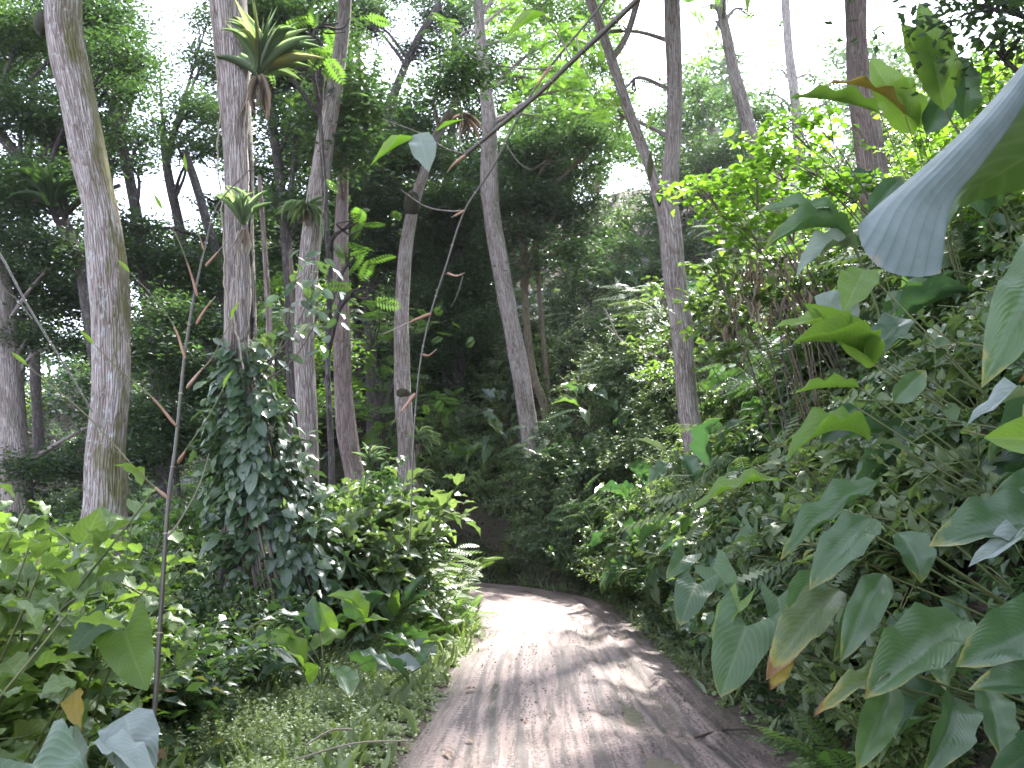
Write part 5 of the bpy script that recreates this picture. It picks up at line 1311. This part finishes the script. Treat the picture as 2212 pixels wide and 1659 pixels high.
# the grey-green shrub at the ridged trunk
bl_ = [mk_shrub('big_leaf_shrub', 'shrub_grey', 2.5, 1.1, 8, 13, (.24, .42), .56, T_OV8, twigs=3, petiole=.12)]
_bp = [(-1.6, 9.7), (-1.95, 10.6), (-1.35, 10.6), (-2.5, 9.8)]
_bl = ['tall shrub with large grey-green leaves in front of the ridged trunk', 'tall big-leaved shrub tucked behind the one at the ridged trunk', 'big-leaved shrub nearest the verge beside the ridged trunk', 'big-leaved shrub pressed against the right of the climbing vine']
for (x, y), l in zip(_bp, _bl):
    scatter(bl_, [np.array([x, y, h1(x, y)])], l, 'big-leaved shrubs at the ridged trunk', (.85, 1.05))
ls_ = [mk_shrub('understory_shrub', 'shrub_dark', .9, .6, 10, 28, (.05, .10), .5, twigs=3), mk_shrub('understory_shrub', 'shrub_dark', 1.1, .7, 9, 24, (.08, .14), .45, T_LA, twigs=3), mk_shrub('understory_shrub', 'shrub_grey', .7, .55, 10, 26, (.05, .09), .5, twigs=3)]
scatter(ls_, spaced(lb(4.6, 8.6, 1.35, 3.6), 26, .42), lambda p: 'small-leaved shrub ' + where_left(p), 'small-leaved shrubs on the left', (.75, 1.15))
scatter(ls_, spaced(lb(8.6, 19, .8, 7.5), 60, .6), lambda p: 'small-leaved shrub ' + where_left(p), 'small-leaved shrubs on the left', (1.0, 1.7))
lt_ = [mk_shrub('tall_shrub', 'shrub_dark', 2.2, 1.3, 13, 34, (.09, .16), .5, twigs=4), mk_shrub('tall_shrub', 'shrub_bright', 2.0, 1.2, 12, 32, (.08, .15), .5, twigs=4)]
scatter(lt_, spaced(lambda: (lambda x, y: np.array([x, y, h1(x, y)]))(U(-11, -1.8), U(10.5, 21)), 46, 1.0), lambda p: 'tall leafy shrub ' + where_left(p), 'tall shrubs behind the left trunks', (.85, 1.3))
lbr = [mk_broad(.9, 8), mk_broad(.8, 7, mat='broad_lit', up=.5)]
scatter(lbr, spaced(lb(6.6, 14, .5, 2.2), 14, .6), lambda p: 'broad-leaved plant ' + where_left(p), 'broad-leaved plants on the left', (.6, .95))
scatter([mk_fern(.8), mk_fern(.7, 12)], spaced(lb(8.6, 13.8, .25, 1.6), 20, .4), lambda p: 'light green fern ' + where_left(p), 'ferns along the left verge', (.7, 1.1))
scatter([mk_pinnate(1.0, 6, 'shrub_bright', (.3, .45))], spaced(lb(10, 14.5, .35, 1.5), 10, .5), lambda p: 'bright shrub with feather-like leaves ' + where_left(p), 'compound-leaved shrubs along the left verge', (.8, 1.2))


# ================================================================== uncountable growth
def carpet(name, label, pts, hgt, L, mat, tpls, Wf=.55, per=1, zdir=(-.5, .5), tilt=.5):
    n = len(pts); b = Builder()
    P = pts + np.stack([0 * pts[:, 0], 0 * pts[:, 0], hgt], -1)
    tone = np.clip(.5 + .4 * vnoise(P[:, 0] * 1.3, P[:, 1] * 1.3, P[:, 2] * 1.3, 51) + U(-.3, .3, n), 0, .96); tone = np.where(U(0, 1, n) < .02, 1, tone)
    D = rand_dir(n, *zdir); N = np.array([0, 0, 1.0]) + rng.normal(0, tilt, (n, 3)); q = rng.integers(0, len(tpls), n)
    for i, t in enumerate(tpls):
        s = q == i; b.leaves(t, P[s], D[s], N[s], U(*L, s.sum()), Wf * U(.8, 1.2, s.sum()), tone[s])
    o = b.build(name, M[mat]); tag(o, label, 'undergrowth', kind='stuff'); return o


def strip_points(n, s0, s1, u0, u1, right, pw=1.0):
    k = np.array([k_of_s(s) for s in S0 + U(s0, s1, n)]); u = u0 + (u1 - u0) * U(0, 1, n) ** pw; sg = 1 if right else -1
    j = U(-.12, .12, (n, 2)); p = RC[k] + RN[k] * (sg * (RHW[k] + u))[:, None] + j
    return np.stack([p[:, 0], p[:, 1], H(p[:, 0], p[:, 1])], -1)


pt = strip_points(52000, 2.6, 17.5, .12, 6.0, True); n = len(pt)
carpet('bank_undergrowth', 'tangle of small leaves covering the right bank', pt, U(0, 1, n) ** 1.3 * (.25 + .45 * smooth(.1, 1.2, pt[:, 2])), (.05, .12), 'carpet', T_SM + [T_Q])
pt = strip_points(90000, 15.5, 42, .2, 22, True, .8); n = len(pt)
carpet('slope_undergrowth', 'dark leafy ground cover on the slope beyond the bend', pt, U(0, 1, n) ** 1.2 * .9, (.10, .22), 'carpet', [T_Q])
k = 60000; x, y = U(-16, -1.6, k), U(2.4, 21, k); t_, kk = road_frame(x, y); s = -t_ - RHW[kk] > 1.0; pt = np.stack([x[s], y[s], H(x[s], y[s])], -1); n = len(pt)
carpet('forest_floor_undergrowth', 'leafy ground cover under the left-hand trees', pt, U(0, 1, n) ** 1.2 * .75, (.07, .16), 'carpet', [T_Q] + T_SM)


def weeds(name, label, n, s0, s1, u0, u1, right, pw, hmax, L=(.018, .042)):
    pt = strip_points(n, s0, s1, u0, u1, right, pw); t_, kk = road_frame(pt[:, 0], pt[:, 1]); off = np.abs(t_) - RHW[kk]
    pat = vnoise(pt[:, 0] * 1.6, pt[:, 1] * 1.6, seed=61); keep = off > -.02 + .2 * vnoise(pt[:, 0] * 3, pt[:, 1] * 3, seed=62) + .12 * vnoise(pt[:, 0] * 11, pt[:, 1] * 11, seed=63)
    pt, off, pat = pt[keep], off[keep], pat[keep]; n = len(pt); per = 9
    h = hmax * (.25 + .75 * smooth(0, .9, off)) * (.75 + .55 * pat) * U(.35, 1.3, n); lean = rng.normal(0, .22, (n, 2))
    f = np.tile(np.linspace(.15, 1, per), n); i = np.repeat(np.arange(n), per); hh = h[i] * f
    P = pt[i] + np.stack([lean[i, 0] * hh, lean[i, 1] * hh, hh], -1); m = len(P)
    D = rand_dir(m, -.25, .6); N = np.array([0, 0, 1.0]) + rng.normal(0, .35, (m, 3)); b = Builder()
    b.leaves(T_Q, P, D, N, U(*L, m) * (1.25 - .5 * f), U(.5, .75, m), np.clip(U(0, 1, n)[i] * .6 + U(0, .4, m), 0, 1))
    g = int(n * .13); gi = rng.integers(0, n, g); b.leaves(T_ST[0], pt[gi], rand_dir(g, .7, 2.5), rand_dir(g, -.3, .3), hmax * U(.4, 1.05, g), .022, U(.3, 1, g))
    # thin stalks
    wd = .0016; T = pt + np.stack([lean[:, 0] * h, lean[:, 1] * h, h], -1); e = np.array([wd, 0, 0])
    V = np.stack([pt - e, pt + e, T + e * .4, T - e * .4], 1).reshape(-1, 3); b.add(V, np.arange(n * 4).reshape(-1, 4), None, np.repeat(U(0, .6, n), 4))
    o = b.build(name, M['weed'], sm=False); tag(o, label, 'weeds', kind='stuff')


weeds('verge_weeds', 'low small-leaved weeds carpeting the left verge', 17000, 3.4, 12, 0, 1.9, False, .8, .27, (.022, .048))
weeds('verge_weeds', 'low weeds along the inside of the bend', 6000, 12, 22, 0, 1.2, False, .8, .34, (.03, .06))
weeds('verge_weeds', 'thin weeds along the foot of the right bank', 7000, 4.5, 22, 0, .6, True, 1, .22, (.025, .05))


# crumbs of mud pressed out along the ruts
CB = np.array([(x, y, z) for z in (0, .8) for x, y in ((-.5, -.5), (.5, -.5), (.5, .5), (-.5, .5))], float) * np.where(np.arange(8) > 3, .6, 1)[:, None]
CB[:, 2] = np.where(np.arange(8) > 3, .6, -.2)
T_CB = (CB, np.array([(4, 5, 6, 7), (0, 1, 5, 4), (1, 2, 6, 5), (2, 3, 7, 6), (3, 0, 4, 7)]), np.zeros((8, 2)))
n = 11000; s_ = S0 + 2.8 + 11 * U(0, 1, n) ** 1.3; t_ = U(-1.3, 1.35, n)
w_ = vnoise(t_ * 7, s_ * .35, seed=71) + .5 * vnoise(t_ * 16, s_ * .9, seed=72) + .35 * smooth(.7, 1.3, t_); keep = w_ + U(-.25, .25, n) > .5
s_, t_ = s_[keep], t_[keep]; n = len(s_); kk = np.interp(s_, RS, np.arange(len(RS)))
cx_, cy_, nx_, ny_, hw_ = [np.interp(kk, np.arange(len(RS)), a_) for a_ in (RC[:, 0], RC[:, 1], RN[:, 0], RN[:, 1], RHW)]
P = np.stack([cx_ + nx_ * t_ * hw_ / 1.2, cy_ + ny_ * t_ * hw_ / 1.2, road_z(t_, s_)], -1); b = Builder(); D = rand_dir(n, -.1, .1)
b.leaves(T_CB, P, D, np.array([0, 0, 1.0]) + rng.normal(0, .3, (n, 3)), U(.004, .02, n) * U(.4, 1, n), U(.6, 1.1, n))
cm, nt = mat_new('wet_mud_crumb'); rn = nd(nt, 'ShaderNodeAttribute', attribute_name='rnd').outputs['Fac']
nd(nt, 'ShaderNodeOutputMaterial', {'Surface': nd(nt, 'ShaderNodeBsdfPrincipled', {'Base Color': ramp(nt, rn, [(0, (.06, .048, .042)), (.6, (.14, .112, .1)), (1, (.26, .21, .19))]), 'Roughness': .55}).outputs[0]})
tag(b.build('mud_crumbs', cm, sm=False), 'dark crumbs of mud scattered along the tyre ruts', 'mud', kind='stuff')

# small things lying about
def ground_at(px, py):
    r = ray(px, py); d = (CAMZ - .04) / -r[2]; g = np.array([0, 0, CAMZ]) + r * d
    t, k = road_frame([g[0]], [g[1]])
    g[2] = (float(road_z(t, np.array([RS[k[0]]]))[0]) if abs(t[0]) < 1.15 else h1(g[0], g[1])) + .006
    return g


fl = Builder(); fo = thing('fallen_leaf', 'curled dry brown leaf lying on the muddy track', 'dead leaf', (0, 0, 0), 'dry leaves lying on the track')
fl.leaves(leaf_tpl(6, 4, p_ovate, .55, .25, .15), (0, 0, .004), (1, .2, .05), (0, 0, 1), .11, .6, .5); fl.build('leaf_blade', M['dry'], fo)
first = True
for px, py in ((1003, 1492), (1048, 1545), (1022, 1600), (1140, 1566), (1276, 1440), (1120, 1388), (1480, 1452), (1105, 1345), (1530, 1530), (960, 1636), (1300, 1310), (1060, 1410)):
    g = ground_at(px, py)
    if first: fo.location = g; first = False
    else: dup(fo, g, (U(-.2, .2), U(-.2, .2), U(0, 6.28)), U(.35, .8))
fo.scale = (1.1, 1.1, 1.1); fo['label'] = 'largest dry leaf, pale brown, at the left edge of the track'; 
for i, (px, py, l, a) in enumerate(((1560, 1585, .5, .5), (1420, 1372, .35, .05))):
    g = ground_at(px, py); b = Builder(); dv = np.array([math.cos(a), math.sin(a), 0]) * l
    b.tube(catmull([-dv / 2, np.array([0, .03, .012]), dv / 2], 5), np.linspace(.012, .006, 11), 6, r=.3, rough=.2)
    o = b.build('fallen_twig', M['twig']); o.location = g
    tag(o, ['dark stick lying in the mud at the right edge of the track', 'thin twig lying at the far right of the track'][i], 'twig')
g = left(4.6, .9)
for i, (px, py, qx, qy) in enumerate(((660, 1610, 760, 1575), (640, 1640, 880, 1600))):
    A, B2 = at(px, py, 4.6), at(qx, qy, 4.9); b = Builder(); b.tube(catmull([A, (A + B2) / 2 + [0, 0, .03], B2], 5), .005, 6, r=.9, rough=.2)
    o = b.build('dead_stick', M['twig'], None, A); o.location = A
    tag(o, ['pale dead stick lying in the weeds near the bottom edge', 'longer pale dead stick lying below the other in the weeds'][i], 'stick')
dbr = thing('dead_branch', 'bare forked dead branch sticking out of the shaded slope beside the forked tree', 'branch', at(1400, 760, 17)); b = Builder(); org = np.array(dbr.location)
for pts, r in (([(1420, 772), (1370, 752), (1336, 730), (1318, 690), (1304, 664)], .022), ([(1346, 740), (1324, 716), (1306, 700)], .014), ([(1430, 690), (1400, 660), (1366, 648)], .016)):
    q = catmull([at(x, y, 17) for x, y in pts], 5); b.tube(q, np.linspace(r, r * .4, len(q)), 6, r=.9, rough=.2)
b.build('limb', M['twig'], dbr, org)

HAZE = .0003
# ================================================================== light, sky, camera
SUN_EL, SUN_AZ = math.radians(52), math.radians(24)          # azimuth measured from +Y towards +X
sd = Vector((math.sin(SUN_AZ) * math.cos(SUN_EL), math.cos(SUN_AZ) * math.cos(SUN_EL), math.sin(SUN_EL)))
su = bpy.data.lights.new('sun', 'SUN'); su.energy = 3.5; su.angle = math.radians(3.0); su.color = (1, .97, .91)
so = bpy.data.objects.new('sun', su); COL.objects.link(so); so.rotation_euler = sd.to_track_quat('Z', 'Y').to_euler(); so.location = (10, 20, 40)

w = bpy.data.worlds.new('World'); scene.world = w; w.use_nodes = True; nt = w.node_tree; nt.nodes.clear()
sky = nd(nt, 'ShaderNodeTexSky', sky_type='NISHITA', sun_disc=False, sun_elevation=SUN_EL, sun_rotation=SUN_AZ, dust_density=3.0, air_density=1.0, altitude=900)
tc = nd(nt, 'ShaderNodeTexCoord').outputs['Generated']
cl = noise(nt, scalev(nt, tc, (1, 1, 2.2)), 2.2, 5, .55, .3)
bw = nd(nt, 'ShaderNodeRGBToBW', {0: sky.outputs[0]}).outputs[0]
cw = nd(nt, 'ShaderNodeVectorMath', {0: (1.50, 1.60, 2.02)}, operation='SCALE'); nt.links.new(bw, cw.inputs['Scale'])
cf = nd(nt, 'ShaderNodeMapRange', {'Value': cl, 'From Min': .30, 'From Max': .62, 'To Min': .55, 'To Max': 1.0}).outputs[0]
col = mixc(nt, cf, sky.outputs[0], cw.outputs[0])
bg = nd(nt, 'ShaderNodeBackground', {'Color': col, 'Strength': .15}); nd(nt, 'ShaderNodeOutputWorld', {'Surface': bg.outputs[0]})

cam_d = bpy.data.cameras.new('camera'); cam_o = bpy.data.objects.new('camera', cam_d); COL.objects.link(cam_o); scene.camera = cam_o
cam_d.sensor_width = 36; cam_d.lens = 36 * F / 2212; cam_d.clip_start = .05; cam_d.clip_end = 2000
cam_o.location = (0, 0, CAMZ); cam_o.rotation_euler = (PI / 2 + PITCH, 0, 0)

# labels that several copies still share: tell a few of them apart by their order in the picture
by = {}
for o in list(bpy.data.objects):
    if '_u' in o: del o['_u']
    if o.get('category') and o.get('label') and o.parent is None: by.setdefault(o['label'], []).append(o)
ORD = ['leftmost of these', 'second from left', 'third from left', 'fourth from left', 'fifth from left', 'sixth from left']
for l, os_ in by.items():
    if 1 < len(os_) <= 7 and len(l.split()) < 13:
        os_.sort(key=lambda o: to_px(o.location)[0])
        for i, o in enumerate(os_):
            o['label'] = l + ', ' + ('the left one' if len(os_) == 2 and i == 0 else 'the right one' if len(os_) == 2 else 'rightmost of these' if i == len(os_) - 1 else ORD[i])
vs = scene.view_settings; vs.view_transform = 'Standard'; vs.look = 'None'; vs.gamma = 1.0; vs.exposure = 2.6
scene.render.engine = 'CYCLES'; cy = scene.cycles
cy.max_bounces = 8; cy.diffuse_bounces = 2; cy.glossy_bounces = 2; cy.transmission_bounces = 3; cy.transparent_max_bounces = 4
cy.use_denoising = True; cy.filter_width = 1.6; cy.caustics_reflective = False; cy.caustics_refractive = False
cy.sample_clamp_indirect = 6

hz = Builder(); X0, X1, Y0, Y1, Z0, Z1 = -125, 125, -50, 150, -12, 48
hv = [(x, y, z) for z in (Z0, Z1) for x, y in ((X0, Y0), (X1, Y0), (X1, Y1), (X0, Y1))]
hz.add(hv, [(3, 2, 1, 0), (4, 5, 6, 7), (0, 1, 5, 4), (1, 2, 6, 5), (2, 3, 7, 6), (3, 0, 4, 7)])
hm, nt = mat_new('haze_and_glare'); pv = nd(nt, 'ShaderNodeVolumePrincipled', {'Color': (.90, .92, 1, 1), 'Density': HAZE, 'Anisotropy': .55}); nd(nt, 'ShaderNodeOutputMaterial', {'Volume': pv.outputs[0]})  # thin distance haze, also standing in for veiling lens glare
ho = hz.build('haze', hm, sm=False); tag(ho, 'thin haze among the trees, added partly to stand for lens glare', 'haze', kind='stuff')
cy.volume_bounces = 0; cy.volume_max_steps = 32
